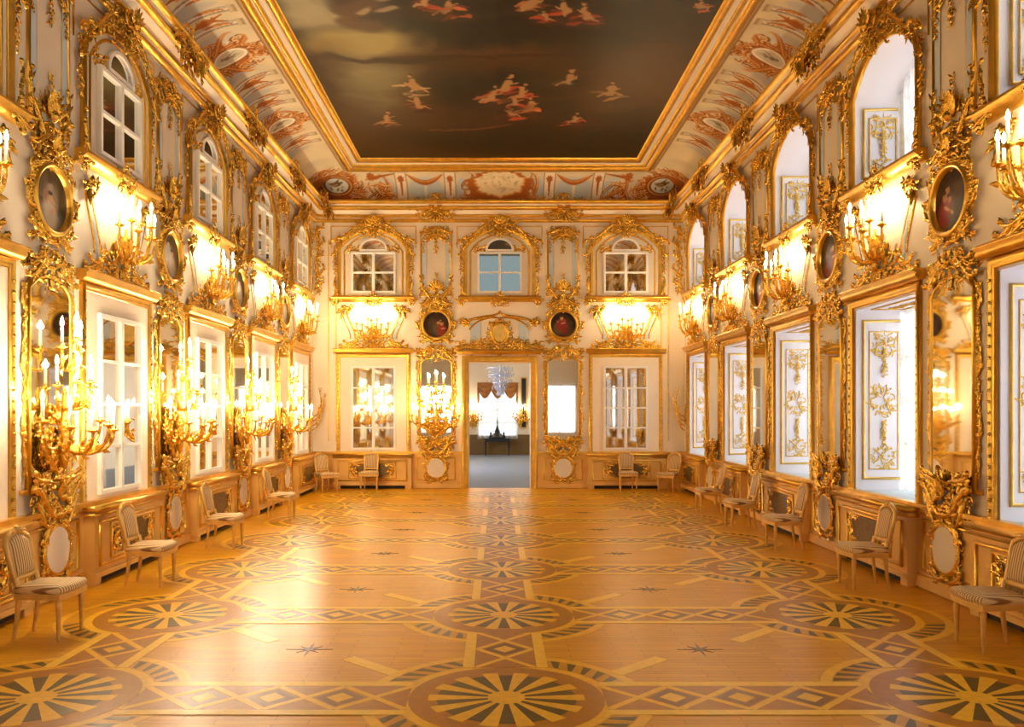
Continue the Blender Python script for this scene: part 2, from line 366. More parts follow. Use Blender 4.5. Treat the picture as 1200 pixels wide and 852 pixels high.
# ------------------------------------------------------------------ painter: colours a dense mesh as a painting
class Canvas:
    minw = .004
    def __init__(s, U, V, base): s.U = U.ravel(); s.V = V.ravel(); s.C = np.tile(np.array(base, float) / 255, (len(s.U), 1))
    def warp(s, sc, amp, seed):
        def nz(sd):
            t = Canvas(s.U, s.V, (127.5, 127.5, 127.5)); t.noise(sc, sc, 1.0, sd); return t.C[:, 0] - .5
        a, b_ = nz(seed), nz(seed + 1); s.U = s.U + amp * a; s.V = s.V + amp * b_
    def _mix(s, idx, a, col): s.C[idx] += (np.array(col, float) / 255 - s.C[idx]) * a[:, None]
    def ellipse(s, cx, cy, rx, ry, col, alpha=1.0, soft=0.25, rot=0.0, jag=0.0, seed=0):
        R = max(rx, ry) * (1.3 + jag); i = np.where((abs(s.U - cx) < R) & (abs(s.V - cy) < R))[0]
        if not len(i): return
        x = s.U[i] - cx; y = s.V[i] - cy; X = x * cos(rot) + y * sin(rot); Y = -x * sin(rot) + y * cos(rot)
        d = np.hypot(X / rx, Y / ry)
        if jag:
            th = np.arctan2(Y / ry, X / rx); d = d * (1 + jag * (np.sin(7 * th + seed) * .5 + np.sin(13 * th + 2.1 * seed) * .35 + np.sin(23 * th + seed * .7) * .3))
        a = np.clip((1 + soft / 2 - d) / max(soft, 1e-3), 0, 1) * alpha
        s._mix(i, a, col)
    def stroke(s, P, w, col, alpha=1.0, soft=0.4):
        P = np.asarray(P, float); W = np.maximum(np.broadcast_to(np.asarray(w, float), (len(P),)), s.minw)
        m = W.max() * 1.5
        i = np.where((s.U > P[:, 0].min() - m) & (s.U < P[:, 0].max() + m) & (s.V > P[:, 1].min() - m) & (s.V < P[:, 1].max() + m))[0]
        if not len(i): return
        p = np.stack([s.U[i], s.V[i]], 1); best = np.full(len(i), 9.0)
        for k in range(len(P) - 1):
            a, b = P[k], P[k + 1]; ab = b - a; t = np.clip(((p - a) @ ab) / (ab @ ab + 1e-9), 0, 1)
            d = np.linalg.norm(p - a - t[:, None] * ab, axis=1) / (W[k] + (W[k + 1] - W[k]) * t + 1e-6)
            best = np.minimum(best, d)
        s._mix(i, np.clip((1 + soft / 2 - best) / soft, 0, 1) * alpha, col)
    def noise(s, sx, sy, amp, seed):
        rs = np.random.RandomState(seed); g = rs.rand(64, 64)
        x = (s.U * sx) % 63; y = (s.V * sy) % 63; i = np.minimum(x.astype(int), 62); j = np.minimum(y.astype(int), 62); fx = x - i; fy = y - j
        fx = fx * fx * (3 - 2 * fx); fy = fy * fy * (3 - 2 * fy)
        n = g[i, j] * (1 - fx) * (1 - fy) + g[i + 1, j] * fx * (1 - fy) + g[i, j + 1] * (1 - fx) * fy + g[i + 1, j + 1] * fx * fy
        s.C *= (1 + amp * (n[:, None] - .5) * 2)
    def apply(s, me, gain=1.0):
        c = np.clip(s.C * gain, 0, 1); lin = np.where(c <= .04045, c / 12.92, ((c + .055) / 1.055) ** 2.4)
        at = me.color_attributes.new('paint', 'FLOAT_COLOR', 'POINT')
        at.data.foreach_set('color', np.hstack([lin, np.ones((len(lin), 1))]).astype(np.float32).ravel())

# ------------------------------------------------------------------ the hall: floor, walls, cove, ceiling
b = MB(); b.box(XL - .3, XR + .9, YF - .3, YB + .05, -0.1, 0)
floor = tag(mk(b, 'floor', 'parquet', smooth=False), 'golden oak parquet floor with inlaid medallions and lattice bands', kind='structure')

Z_CORN0, Z_CORN1 = 7.1, 7.55
LW, LZ0, LZ1 = 0.88, 0.92, 3.48          # lower openings: half width, sill, head
UW, UZ0, UZS, URISE = 0.86, 5.12, 6.36, 0.46
WT = 0.8
b = MB()
edges = [YF]
for y in WIN_Y: edges += [y - LW, y + LW]
edges.append(YB + .2)
for i in range(0, len(edges), 2): b.box(XR, XR + WT, edges[i], edges[i + 1], 0, 8.4)
for y in WIN_Y:
    b.box(XR, XR + WT, y - LW, y + LW, 0, LZ0); b.box(XR, XR + WT, y - LW, y + LW, LZ1, UZ0)
    for sgn in (-1, 1): b.box(XR, XR + WT, *sorted((y + sgn * LW, y + sgn * UW)), UZ0, UZS)
    A = arch(UW, UZ0, UZS, URISE)[1:-1]
    A = [(-LW, UZS)] + A + [(LW, UZS)]
    G = np.array([[(XR, y + u, 8.4), (XR, y + u, v), (XR + WT, y + u, v), (XR + WT, y + u, 8.4)] for u, v in A]); b.grid(G)
wall_right = tag(mk(b, 'wall_right', 'plaster', smooth=False), kind='structure')
b = MB(); b.box(XL - .3, XL, YF, YB + .2, 0, 8.4)
wall_left = tag(mk(b, 'wall_left', 'plaster', smooth=False), kind='structure')
DW, DH = 0.84, 3.36                       # door opening
b = MB(); b.box(XL - .3, XC - DW, YB, YB + .45, 0, 8.4); b.box(XC + DW, XR + WT, YB, YB + .45, 0, 8.4); b.box(XC - DW, XC + DW, YB, YB + .45, DH, 5.22); b.box(XC - DW, XC + DW, YB, YB + .45, 6.27, 8.4); b.box(XC - DW, XC - .57, YB, YB + .45, 5.22, 6.27); b.box(XC + .57, XC + DW, YB, YB + .45, 5.22, 6.27)
wall_back = tag(mk(b, 'wall_back', 'plaster_warm', smooth=False), kind='structure')
b = MB(); fx = [XL - .3, XC - 4.16, XC - 2.56, XC + 2.56, XC + 4.16, XR + WT]
for i in (0, 2, 4): b.box(fx[i], fx[i + 1], YF - .3, YF, 0, 8.4)
for i in (1, 3): b.box(fx[i], fx[i + 1], YF - .3, YF, 0, .95); b.box(fx[i], fx[i + 1], YF - .3, YF, 3.4, 8.4)
wall_front = tag(mk(b, 'wall_front', 'plaster', smooth=False), kind='structure')
WALL = {'left': wall_left, 'right': wall_right, 'back': wall_back}

def perimeter(prof, mb=None):                          # profile (distance out of the wall, z) run round the hall
    mb = mb or MB(); G = []
    for d, z in prof: G.append([(XL + d, YF + d, z), (XL + d, YB - d, z), (XR - d, YB - d, z), (XR - d, YF + d, z)])
    return mb.grid(np.array(G).transpose(1, 0, 2), cu=True)
tr1 = tag(mk(perimeter([(0, 7.08), (.06, 7.1), (.06, 7.17), (.12, 7.2), (.12, 7.27), (.26, 7.38), (.30, 7.40), (.30, 7.47), (.36, 7.52), (.36, 7.58), (0, 7.6)]), 'trim_1', 'plaster_warm', smooth=False), 'cream cornice with gilded mouldings running round the hall', kind='structure')
for k, pr in enumerate(([(.04, 7.07), (.085, 7.09), (.095, 7.13), (.085, 7.17), (.04, 7.175)], [(.10, 7.19), (.145, 7.205), (.155, 7.24), (.12, 7.275)], [(.24, 7.355), (.30, 7.37), (.325, 7.42), (.31, 7.455), (.28, 7.46)], [(.3, 7.49), (.375, 7.51), (.41, 7.56), (.38, 7.605), (.2, 7.62)])):
    mk(perimeter(pr), 'gilded_moulding', 'gold_mold', tr1)

D1, Z1, D2, Z2 = 1.1, 8.2, 1.5, 8.35                   # cove top, ceiling frame
def cove_xy(t):
    a = t * pi / 2
    return D1 * (1 - np.cos(a)) + 0.02, 7.58 + (Z1 - 7.58) * np.sin(a)
CL = 1.35
BR1, BR2, BR3 = (168, 96, 40), (122, 64, 26), (216, 156, 84)
def fresco_scroll(cv, x, y, sx, sy, seed, n=12, r=.04):
    rnd = random.Random(seed)
    for k in range(n):
        p0 = (x + sx * rnd.uniform(-.1, .5), y + sy * rnd.uniform(-.5, .5)); p1 = (x + sx * rnd.uniform(.4, 1), y + sy * rnd.uniform(-.6, .6))
        P = cs(p0, p1, rnd.choice('CS'), rnd.uniform(8, 14), 14, rnd.choice((-1, 1)))
        cv.stroke(P, taper(14, r, .35), BR2 if k % 3 == 0 else BR1, .95); cv.stroke(P + np.array([.008, .012]), taper(14, r * .3, .2), BR3 if k % 2 else (236, 200, 140), .9)
def paint_bay(cv, c, sd):
    for sg in (-1, 1):
        cv.ellipse(c + sg * .62, .45, .26, .5, (188, 184, 174), .8, .5); cv.ellipse(c + sg * .7, .3, .2, .3, (164, 158, 146), .6, .6)
        for q, wd in ((.98, .07), (1.42, .07)):
            x = c + sg * q; P = [(x + sg * .16 * (1 - v / CL) ** 2, v) for v in np.linspace(.0, 1.12, 9)]
            cv.stroke(P, wd + .012, (110, 92, 70), .8, .3); cv.stroke(P, wd, (224, 214, 194), 1, .3)
            cv.stroke([(p[0] + sg * .045, p[1]) for p in P], .014, (168, 156, 136), .9); cv.stroke([(p[0] - sg * .05, p[1]) for p in P], .008, (140, 118, 92), .9)
            cv.stroke([(x - .1, 1.13), (x + .1, 1.13)], .03, (200, 180, 140), 1); cv.stroke([(x - .1, 1.18), (x + .1, 1.18)], .012, (160, 132, 92), .8)
            cv.stroke([(x, 1.04), (x + sg * .05, .84), (x + sg * .08, .66)], [.012, .042, .01], BR1, 1); cv.stroke([(x, 1.0), (x + sg * .05, .8)], [.005, .012], BR3, .9)
        cv.ellipse(c + sg * 1.67, .45, .16, .5, (182, 178, 166), .8, .5)
        x = c + sg * 1.2; fresco_scroll(cv, x - .12, .74, .26, .26, sd * 3 + sg, 9, .034); cv.ellipse(x, .72, .09, .13, BR1, 1, .4); cv.stroke([(x, .7), (x, .42)], [.06, .01], BR1)
        cv.stroke([(x, .8), (x - .1, .98)], [.04, .01], BR1); cv.stroke([(x, .8), (x + .12, 1.0)], [.04, .01], BR1)
    cv.ellipse(c, .70, .36, .44, BR1, 1, .3, 0, .1, sd); cv.ellipse(c + .04, 1.12, .17, .16, BR1, 1, .3); cv.ellipse(c + .06, .2, .26, .3, BR1, 1, .3); cv.ellipse(c, .3, .2, .14, BR2, .8, .5)
    for sg in (-1, 1):
        fresco_scroll(cv, c + sg * .22, .72, sg * .42, .7, sd * 7 + sg, 14, .042); fresco_scroll(cv, c + sg * .05, .26, sg * .4, .5, sd * 11 + sg, 13, .04); fresco_scroll(cv, c, 1.1, sg * .3, .26, sd * 13 + sg, 8, .032)
        P = cs((c + sg * .2, .4), (c + sg * .72, .95), 'S', 11, 16, sg); cv.stroke(P, taper(16, .05, .3), BR1); cv.stroke(P, taper(16, .018, .2), BR3)
        P = cs((c + sg * .3, .35), (c + sg * .66, .5), 'C', 13, 16, -sg); cv.stroke(P, taper(16, .04, .3), BR2); cv.stroke(P, taper(16, .014, .2), BR3)
    cv.ellipse(c, .70, .255, .325, BR2, 1, .1); cv.ellipse(c, .70, .235, .305, (244, 234, 206), 1, .1); cv.ellipse(c, .70, .19, .255, (206, 196, 166), 1, .15)
    rnd = random.Random(sd + 50)
    for k in range(9): cv.ellipse(c + rnd.uniform(-.09, .09), .70 + rnd.uniform(-.15, .15), rnd.uniform(.015, .05), rnd.uniform(.03, .09), rnd.choice(((126, 112, 88), (150, 136, 108), (172, 160, 130))), .8, .8, rnd.uniform(-.6, .6))
def corner_medallion(cv, c, sd):
    cv.ellipse(c, .55, .62, .52, BR1, 1, .2, 0, .22, sd); fresco_scroll(cv, c - .3, .5, -.5, .8, sd); fresco_scroll(cv, c + .3, .5, .5, .8, sd + 1)
    for sg in (-1, 1): fresco_scroll(cv, c + sg * .3, .2, sg * .5, .4, sd + 20 + sg); fresco_scroll(cv, c, 1.05, sg * .5, .3, sd + 30 + sg)
    for r, col in ((.44, BR2), (.40, BR3), (.35, BR2), (.30, (208, 212, 196))): cv.ellipse(c, .62, r, r * .85, col, 1, .08)
    rnd = random.Random(sd)
    for k in range(16): cv.ellipse(c + rnd.uniform(-.2, .2), .62 + rnd.uniform(-.17, .17), rnd.uniform(.02, .09), rnd.uniform(.015, .04), rnd.choice(((96, 62, 34), (150, 110, 70), (120, 96, 70))), .8, .7, rnd.uniform(0, 3))
def cove(side):
    nt = 60; t = np.linspace(0, 1, nt); d, z = cove_xy(t)
    lo, hi, step = (YF, YB, .022) if side != 'back' else (XL, XR, .02)
    if side != 'back': lo = 6.0
    ns = int((hi - lo) / step); s = np.linspace(0, 1, ns)
    if side == 'back':
        A = (XL + d)[None] + s[:, None] * ((XR - d) - (XL + d))[None]
        P = np.stack([A, (YB - d)[None] + 0 * A, z[None] + 0 * A], -1)
    else:
        A = lo + s[:, None] * ((YB - d) - lo)[None]
        P = np.stack([((XL + d) if side == 'left' else (XR - d))[None] + 0 * A, A, z[None] + 0 * A], -1)
    mb = MB(); mb.grid(P)
    me = mb.mesh('cove', 'fresco')
    cv = Canvas(A, np.tile(t * CL, (ns, 1)), (216, 202, 166))
    cv.minw = .015; cv.noise(3, 4, .05, 3)
    if side != 'back':
        for k, y in enumerate(WIN_Y[2:-1]): paint_bay(cv, y, k + 1)
        cv.ellipse(21.9, .55, .55, .6, BR1, 1, .3); [fresco_scroll(cv, 21.5, .55 + q, -.5, .5, 60 + int(q * 9)) for q in (-.3, 0, .35)]
        cv.stroke([(lo, 1.27), (hi, 1.27)], .012, (150, 110, 60)); cv.stroke([(lo, 1.3), (hi, 1.3)], .02, (206, 186, 140))
    else:
        cv.stroke([(lo, 1.26), (hi, 1.26)], .02, (170, 130, 70)); cv.stroke([(lo, .08), (hi, .08)], .03, (150, 130, 100), .8)
        for sg in (-1, 1):
            c = lambda q: XC + sg * q
            for q, w in ((1.95, .46), (2.98, .25), (1.0, .14)): cv.ellipse(c(q), .5, w, .42, (190, 198, 196), 1, .2)
            cv.stroke([(c(1.95), .1), (c(1.95), .75)], .035, (232, 222, 196)); cv.stroke([(c(1.5), .12), (c(2.4), .12)], .03, (150, 140, 118))
            P = [(c(1.5 + .9 * k / 8), 1.02 - .3 * sin(pi * k / 8)) for k in range(9)]; cv.stroke(P, [.02, .05, .07, .08, .09, .08, .07, .05, .02], BR1); cv.stroke([(p[0], p[1] + .03) for p in P], .012, BR3)
            for q in (1.3, 2.58):
                cv.stroke([(c(q), .1), (c(q), 1.2)], .15, (120, 104, 84), 1, .2); cv.stroke([(c(q), .1), (c(q), 1.2)], .13, (236, 222, 196), 1, .2)
                cv.stroke([(c(q) - .2, 1.17), (c(q) + .2, 1.17)], .06, (206, 186, 150)); cv.stroke([(c(q) - .2, .1), (c(q) + .2, .1)], .05, (170, 150, 118))
                cv.ellipse(c(q), .86, .08, .12, BR1, 1, .3, 0, .3, 2); cv.stroke([(c(q), .75), (c(q), .3)], [.035, .008], BR1)
            fresco_scroll(cv, c(2.8), .45, sg * .7, 1.0, 31); fresco_scroll(cv, c(2.75), .35, sg * .6, .7, 33)
            cv.ellipse(c(3.35), .95, .1, .16, BR1, 1, .3, 0, .2, 1); cv.stroke([(c(3.3), .9), (c(2.75), 1.06)], [.06, .02], BR1)
            fresco_scroll(cv, c(.62), .6, sg * .35, 1.1, 41); fresco_scroll(cv, c(.5), .15, sg * .6, .3, 43)
            corner_medallion(cv, c(4.28), 6)
        cv.ellipse(XC, .62, .86, .58, BR1, 1, .12, 0, .1, 3); cv.ellipse(XC, .7, .66, .46, BR3, 1, .08, 0, .1, 3); cv.ellipse(XC, .72, .61, .43, (236, 218, 176), 1, .08, 0, .1, 3)
        rnd = random.Random(5)
        for k in range(40): cv.ellipse(XC + rnd.uniform(-.48, .48), .72 + rnd.uniform(-.3, .3), rnd.uniform(.03, .1), rnd.uniform(.015, .05), rnd.choice(((206, 184, 136), (222, 204, 160), (190, 166, 118))), .7, .8, rnd.uniform(0, 3))
    cv.apply(me)
    return tag(link('ceiling_cove', me), {'left': 'painted cove above the left wall with brown ovals and ribs', 'right': 'painted cove above the right window wall with brown ovals', 'back': 'painted cove above the doorway wall with a central cartouche'}[side], kind='structure')
for sd in ('left', 'right', 'back'): cove(sd)
b = MB()                                               # rest of the ceiling shell towards the entrance
for sx in (1, -1):
    t = np.linspace(0, 1, 12); d, z = cove_xy(t); X = (XL + d) if sx > 0 else (XR - d)
    b.grid(np.array([[(x, YF, zz) for x, zz in zip(X, z)], [(x, 6.0, zz) for x, zz in zip(X, z)]]))
b.box(XL - .3, XR + WT, YF - .3, YB + .5, 8.4, 8.6)
ceiling = tag(mk(b, 'ceiling', 'plaster', smooth=False), kind='structure')
b = perimeter([(D1 - .02, Z1 - .01), (D1 + .04, Z1 - .05), (D1 + .1, Z1 - .02), (D1 + .2, Z1 + .05), (D2, Z2 - .02), (D2 + .02, Z2 + .03)])
tr2 = tag(mk(b, 'trim_2', 'plaster', smooth=False), 'broad cream and gilt frame round the ceiling painting', kind='structure')
for pr in ([(D1 - .04, Z1), (D1 - .01, Z1 - .06), (D1 + .05, Z1 - .09), (D1 + .10, Z1 - .06), (D1 + .12, Z1)], [(D1 + .14, Z1 + .02), (D1 + .16, Z1 - .02), (D1 + .20, Z1 + .02), (D1 + .2, Z1 + .06)], [(D2 - .10, Z2 - .08), (D2 - .07, Z2 - .10), (D2 - .01, Z2 - .06), (D2 + .02, Z2), (D2 + .02, Z2 + .04)]):
    mk(perimeter(pr), 'gilded_moulding', 'gold_mold', tr2)

# ceiling painting: an oval-free canvas, dark clouds, a pale glow and loose groups of figures
x0, x1, y0, y1 = XL + D2, XR - D2, YF + D2, YB - D2
gy = np.concatenate([np.linspace(y0, 11.5, 40), np.linspace(11.53, y1, 320)]); gx = np.linspace(x0, x1, 250)
GX, GY = np.meshgrid(gx, gy, indexing='ij')
b = MB(); b.grid(np.stack([GX, GY, np.full_like(GX, Z2)], -1)); me = b.mesh('ceiling_painting', 'canvas')
cv = Canvas(GX, GY, (42, 36, 22))
def cp(x, y):                                          # a photograph position turned into a place on the ceiling
    k = (Z2 - CAM_H) / (482 - y); return (x - 582) * k, F_PX * k
def ce(x, y, rx, ry, col, al=1, soft=.5, rot=0, jag=0, seed=0):
    X, Y = cp(x, y); k = (Z2 - CAM_H) / (482 - y)
    cv.ellipse(X, Y, rx * k, ry * k * F_PX / (482 - y), col, al, soft, rot, jag, seed)
cv.noise(.9, 1.4, .25, 8); cv.noise(3.1, 4.2, .18, 9)
U0, V0 = cv.U.copy(), cv.V.copy()
cv.warp(1.3, .5, 21); cv.warp(4.0, .16, 24)
for a in ((440, 140, 130, 60, (92, 60, 26), .8, 1.2), (620, 70, 260, 18, (84, 56, 26), .8, 1.0), (745, 90, 85, 60, (96, 70, 38), .9, 1.3), (760, 100, 60, 25, (120, 84, 46), .7, 1.2), (700, 110, 40, 16, (110, 74, 40), .6, 1.0), (620, 60, 180, 9, (104, 70, 34), .7, 1.0), (420, 160, 60, 16, (84, 52, 26), .7, 1), (600, 150, 140, 12, (74, 46, 22), .5, 1.1)): ce(*a)
ce(370, 18, 42, 26, (190, 176, 132), .95, .9); ce(345, 12, 30, 22, (196, 184, 142), .9, .8); ce(430, 50, 62, 11, (198, 180, 108), .95, .9); ce(400, 58, 40, 8, (166, 138, 76), .7, 1)
ce(440, 88, 34, 24, (160, 148, 96), .85, 1.2); ce(442, 112, 26, 22, (132, 120, 74), .7, 1.2); ce(455, 68, 70, 3, (60, 44, 22), .9, .8); ce(560, 64, 90, 3, (64, 42, 20), .8, .8)
ce(432, 10, 36, 16, (104, 72, 42), .95, .5); ce(425, 30, 30, 12, (110, 80, 48), .9, .5); ce(470, 22, 40, 9, (50, 36, 20), .9, .7); ce(440, 10, 12, 4, (196, 172, 124), .9, .5); ce(470, 16, 18, 3, (186, 164, 118), .9, .5); ce(470, 3, 20, 3, (188, 158, 116), .9, .4)
ce(560, 36, 70, 14, (34, 34, 22), .85, .8); ce(560, 105, 55, 16, (36, 33, 20), .85, .9); ce(590, 165, 120, 12, (34, 33, 20), .8, .9); ce(690, 40, 50, 30, (38, 34, 22), .6, 1)
cv.U, cv.V = U0, V0; cv.warp(7.0, .10, 27)
rnd = random.Random(12)
SK, RD, PK = (206, 156, 98), (170, 70, 42), (192, 104, 60)
def limb(x, y, pts, w, col):
    P = [cp(x + a, y + b_) for a, b_ in pts]; k = (Z2 - CAM_H) / (482 - y); cv.stroke(P, np.array(w) * k, col, 1, .5)
def figure(x, y, s, rot, cloth):
    s *= 1.5
    f = rnd.choice((-1, 1)); dk = tuple(int(c * .62) for c in cloth); lt = tuple(min(255, int(c * 1.25)) for c in cloth)
    ce(x, y + 3 * s, 13 * s, 3 * s, (84, 58, 32), .6, 1.0)
    for k in range(6):
        a, b_ = rnd.uniform(-8, 8) * s, rnd.uniform(-2, 3.5) * s
        limb(x, y, [(a - 5 * s, b_ + rnd.uniform(-.5, 2) * s), (a, b_), (a + 5 * s, b_ + rnd.uniform(-1.5, 1.5) * s)], [.9 * s, rnd.uniform(1.4, 2.6) * s, .7 * s], (cloth, dk, lt)[k % 3])
    limb(x, y, [(-f * 1.5 * s, .5 * s), (-f * .2 * s, -2 * s), (f * .6 * s, -4.5 * s)], [2.3 * s, 2.5 * s, 1.9 * s], SK)
    limb(x, y, [(f * .6 * s, -4.3 * s), (f * 3 * s, -2.5 * s), (f * 5 * s, -3.5 * s)], [1.1 * s, .9 * s, .6 * s], SK); limb(x, y, [(-f * 1.5 * s, .5 * s), (-f * 5 * s, .2 * s), (-f * 8 * s, 2 * s)], [1.7 * s, 1.3 * s, .7 * s], SK)
    limb(x, y, [(f * 1.2 * s, -6.6 * s), (f * 1.3 * s, -7.2 * s)], [1.35 * s, 1.35 * s], SK); limb(x, y, [(f * .6 * s, -7.8 * s), (f * 1.6 * s, -8.2 * s)], [.9 * s, .9 * s], (92, 56, 28))
for a in ((595, 105, 1.5, .1, RD), (578, 116, 1.3, -.2, PK), (612, 112, 1.2, .2, RD), (620, 128, 1.3, .1, PK), (598, 134, 1.0, .1, RD), (604, 122, 1.0, 0, RD), (668, 96, 1.2, 0, (86, 74, 52)), (716, 110, 1.3, .1, (160, 126, 78)), (674, 142, .9, .3, RD), (484, 104, 1.4, .25, (176, 152, 104)), (488, 124, 1.3, -.1, (116, 58, 36)), (454, 142, 1.0, 0, (172, 116, 70)), (525, 12, 1.5, .2, PK), (500, 4, 1.3, 0, RD), (625, 8, 1.4, .3, (172, 106, 62)), (662, 16, 1.6, 0, RD), (686, 20, 1.4, .2, (136, 54, 40)), (820, 8, .8, 0, PK), (640, 22, .9, .4, RD)): figure(*a)
cv.stroke([cp(505, 153), cp(560, 152), cp(600, 146)], .05, (150, 88, 44), .7, 1)
cv.apply(me, .8)
tag(link('ceiling_painting', me, None), 'large dark ceiling painting with clouds, a pale glow and small red figures', 'painting')
b = MB(); b.box(x0 - .1, x1 + .1, y0 - .1, y1 + .1, Z2 + .01, Z2 + .05); mk(b, 'stretcher_board', 'dark', bpy.data.objects['ceiling_painting'])

# ------------------------------------------------------------------ inlaid floor
TH = .0015
COLX = [.07 - 3.36, .07, .07 + 3.36]; ROWY = [5.98 + 2.43 * k for k in range(-1, 7)]
def ring(mb, r0, r1, z, n=64, gaps=None):
    th = np.linspace(0, 2 * pi, n + 1)
    mb.grid(np.array([[(r0 * cos(a), r0 * sin(a), z - .001), (r0 * cos(a), r0 * sin(a), z), (r1 * cos(a), r1 * sin(a), z), (r1 * cos(a), r1 * sin(a), z - .001)] for a in th]))
    return mb
NR = 14
b = MB(); b.prism([(1.04 * cos(a), 1.04 * sin(a)) for a in np.linspace(0, 2 * pi, 65)[:-1]], 0, TH); me_base = b.mesh('medallion', 'wood_light', False)
b = MB(); b.prism([(.7 * cos(a), .7 * sin(a)) for a in np.linspace(0, 2 * pi, 65)[:-1]], TH, TH * 2); me_disc = b.mesh('disc', 'wood_brown', False)
b = MB(); ring(b, .78, .96, TH * 1.4); me_bord = b.mesh('border_ring', 'wood_border', False)
def wedge(a0, a1, r0, r1, z, tip=.0):
    am = (a0 + a1) / 2
    return MB().prism([(r0 * cos(a0), r0 * sin(a0)), (r1 * cos(a0), r1 * sin(a0)), ((r1 + tip) * cos(am), (r1 + tip) * sin(am)), (r1 * cos(a1), r1 * sin(a1)), (r0 * cos(a1), r0 * sin(a1))], TH * 2, z)
st = 2 * pi / (2 * NR)
me_rl = wedge(-st / 2, st / 2, .12, .56, TH * 3).mesh('ray', 'wood_light', False)
me_rd = wedge(-st / 2, st / 2, .12, .50, TH * 2.8).mesh('ray', 'wood_dark', False)
b = MB(); b.prism([(.135 * cos(a), .135 * sin(a)) for a in np.linspace(0, 2 * pi, 25)[:-1]], TH * 2, TH * 3.2); me_boss = b.mesh('boss', 'wood_light', False)
NW = 40; ws = 2 * pi / NW
b = MB(); b.prism([(.79 * cos(-ws * .55), .79 * sin(-ws * .55)), (.95 * cos(-ws * .1), .95 * sin(-ws * .1)), (.95 * cos(ws * .45), .95 * sin(ws * .45)), (.80 * cos(-ws * .2), .80 * sin(-ws * .2))], TH, TH * 2); me_wg = b.mesh('wedge', 'wood_dark', False)
far_r, far_d, far_w = MB(), MB(), MB()
def rot_add(dst, me, ang):
    v = np.zeros(len(me.vertices) * 3); me.vertices.foreach_get('co', v); v = v.reshape(-1, 3); c, s_ = cos(ang), sin(ang)
    w = np.stack([v[:, 0] * c - v[:, 1] * s_, v[:, 0] * s_ + v[:, 1] * c, v[:, 2]], 1)
    dst.add(w, [tuple(p.vertices) for p in me.polygons if len(p.vertices) == 4], [tuple(p.vertices) for p in me.polygons if len(p.vertices) == 3])
def wedge_ok(a):                                       # the border is cut by the four lattice bands
    x, y = .87 * cos(a), .87 * sin(a); return abs(x) > .36 and abs(y) > .36
for i in range(2 * NR): rot_add(far_r if i % 2 == 0 else far_d, me_rl if i % 2 == 0 else me_rd, i * st)
for i in range(NW):
    if wedge_ok(i * ws): rot_add(far_w, me_wg, i * ws)
me_fr, me_fd, me_fw = far_r.mesh('rays', 'wood_light', False), far_d.mesh('rays', 'wood_dark', False), far_w.mesh('wedges', 'wood_dark', False)
for j, y in enumerate(ROWY):
    for x in COLX:
        md = link('medallion', me_base, floor, (x, y, 0)); link('disc', me_disc, md); link('border_ring', me_bord, md); link('boss', me_boss, md)
        if j in (1, 2):
            for i in range(2 * NR): link('ray', me_rl if i % 2 == 0 else me_rd, md, (0, 0, 0), i * st)
            for i in range(NW):
                if wedge_ok(i * ws): link('wedge', me_wg, md, (0, 0, 0), i * ws)
        else:
            tag(link('ray_inlay', me_fr, md), kind='stuff'); tag(link('dark_ray_inlay', me_fd, md), kind='stuff'); tag(link('wedge_inlay', me_fw, md), kind='stuff')
def band_meshes(L, k):                                 # lattice band of length L along x with k diamonds
    p = L / k; hw = .25
    b = MB(); b.prism([(-L / 2, -hw), (-L / 2, hw), (L / 2, hw), (L / 2, -hw)], TH * 2, TH * 2.6); base = b.mesh('inlay_band', 'wood_brown', False)
    b = MB(); b.prism([(-L / 2, -.045), (-L / 2, .045), (L / 2, .045), (L / 2, -.045)], TH * 2, TH * 3); strip = b.mesh('strip', 'wood_pale', False)
    w = .035; dx, dy = p / 2, hw; ln = math.hypot(dx, dy); nx, ny = -dy / ln * w, dx / ln * w
    b = MB(); b.prism([(-dx / 1 + nx, -dy + ny + .0), (dx / 1 + nx - 0, dy + ny - .0), (dx - nx, dy - ny), (-dx - nx, -dy - ny)], TH * 2, TH * 3.1)
    b.xform(lambda v: np.clip(v, [-9, -hw, -9], [9, hw, 9])); lat = b.mesh('lattice_strip', 'wood_light', False)
    b = MB(); b.prism([(-p * .36, 0), (0, hw * .72), (p * .36, 0), (0, -hw * .72)], TH * 2, TH * 2.9); dd = b.mesh('diamond', 'wood_mid', False)
    b = MB(); b.prism([(-p * .2, 0), (0, hw * .4), (p * .2, 0), (0, -hw * .4)], TH * 2, TH * 3.2); dl = b.mesh('diamond', 'wood_light', False)
    return base, strip, lat, dd, dl, p
def lay_band(kit, k, L, x, y, rz):
    base, strip, lat, dd, dl, p = kit
    o = link('inlay_band', base, floor, (x, y, 0), rz)
    for sg in (-1, 1): link('strip', strip, o, (0, sg * .295, 0))
    for i in range(k):
        c = -L / 2 + (i + .5) * p
        link('lattice_strip', lat, o, (c, 0, 0)); link('lattice_strip', lat, o, (c, 0, .0001), 0, (1, -1, 1))
        if i: link('diamond', dd, o, (c - p / 2, 0, 0)); link('diamond', dl, o, (c - p / 2, 0, 0))
LH, LVv = 3.36 - 1.4, 2.43 - 1.4
kh, kv = band_meshes(LH, 4), band_meshes(LVv, 2)
for j, y in enumerate(ROWY):
    for x in (COLX[0] + 1.68, COLX[1] + 1.68): lay_band(kh, 4, LH, x, y, 0)
    if j < len(ROWY) - 1:
        for x in COLX: lay_band(kv, 2, LVv, x, y + 1.215, pi / 2)
b = MB()
for i in range(8):
    a = i * pi / 4; L = .2 if i % 2 == 0 else .13
    b.prism([(.035 * cos(a - .4), .035 * sin(a - .4)), (L * cos(a), L * sin(a)), (.035 * cos(a + .4), .035 * sin(a + .4)), (0, 0)], 0, TH * 2)
me_star = b.mesh('star', 'wood_dark', False)
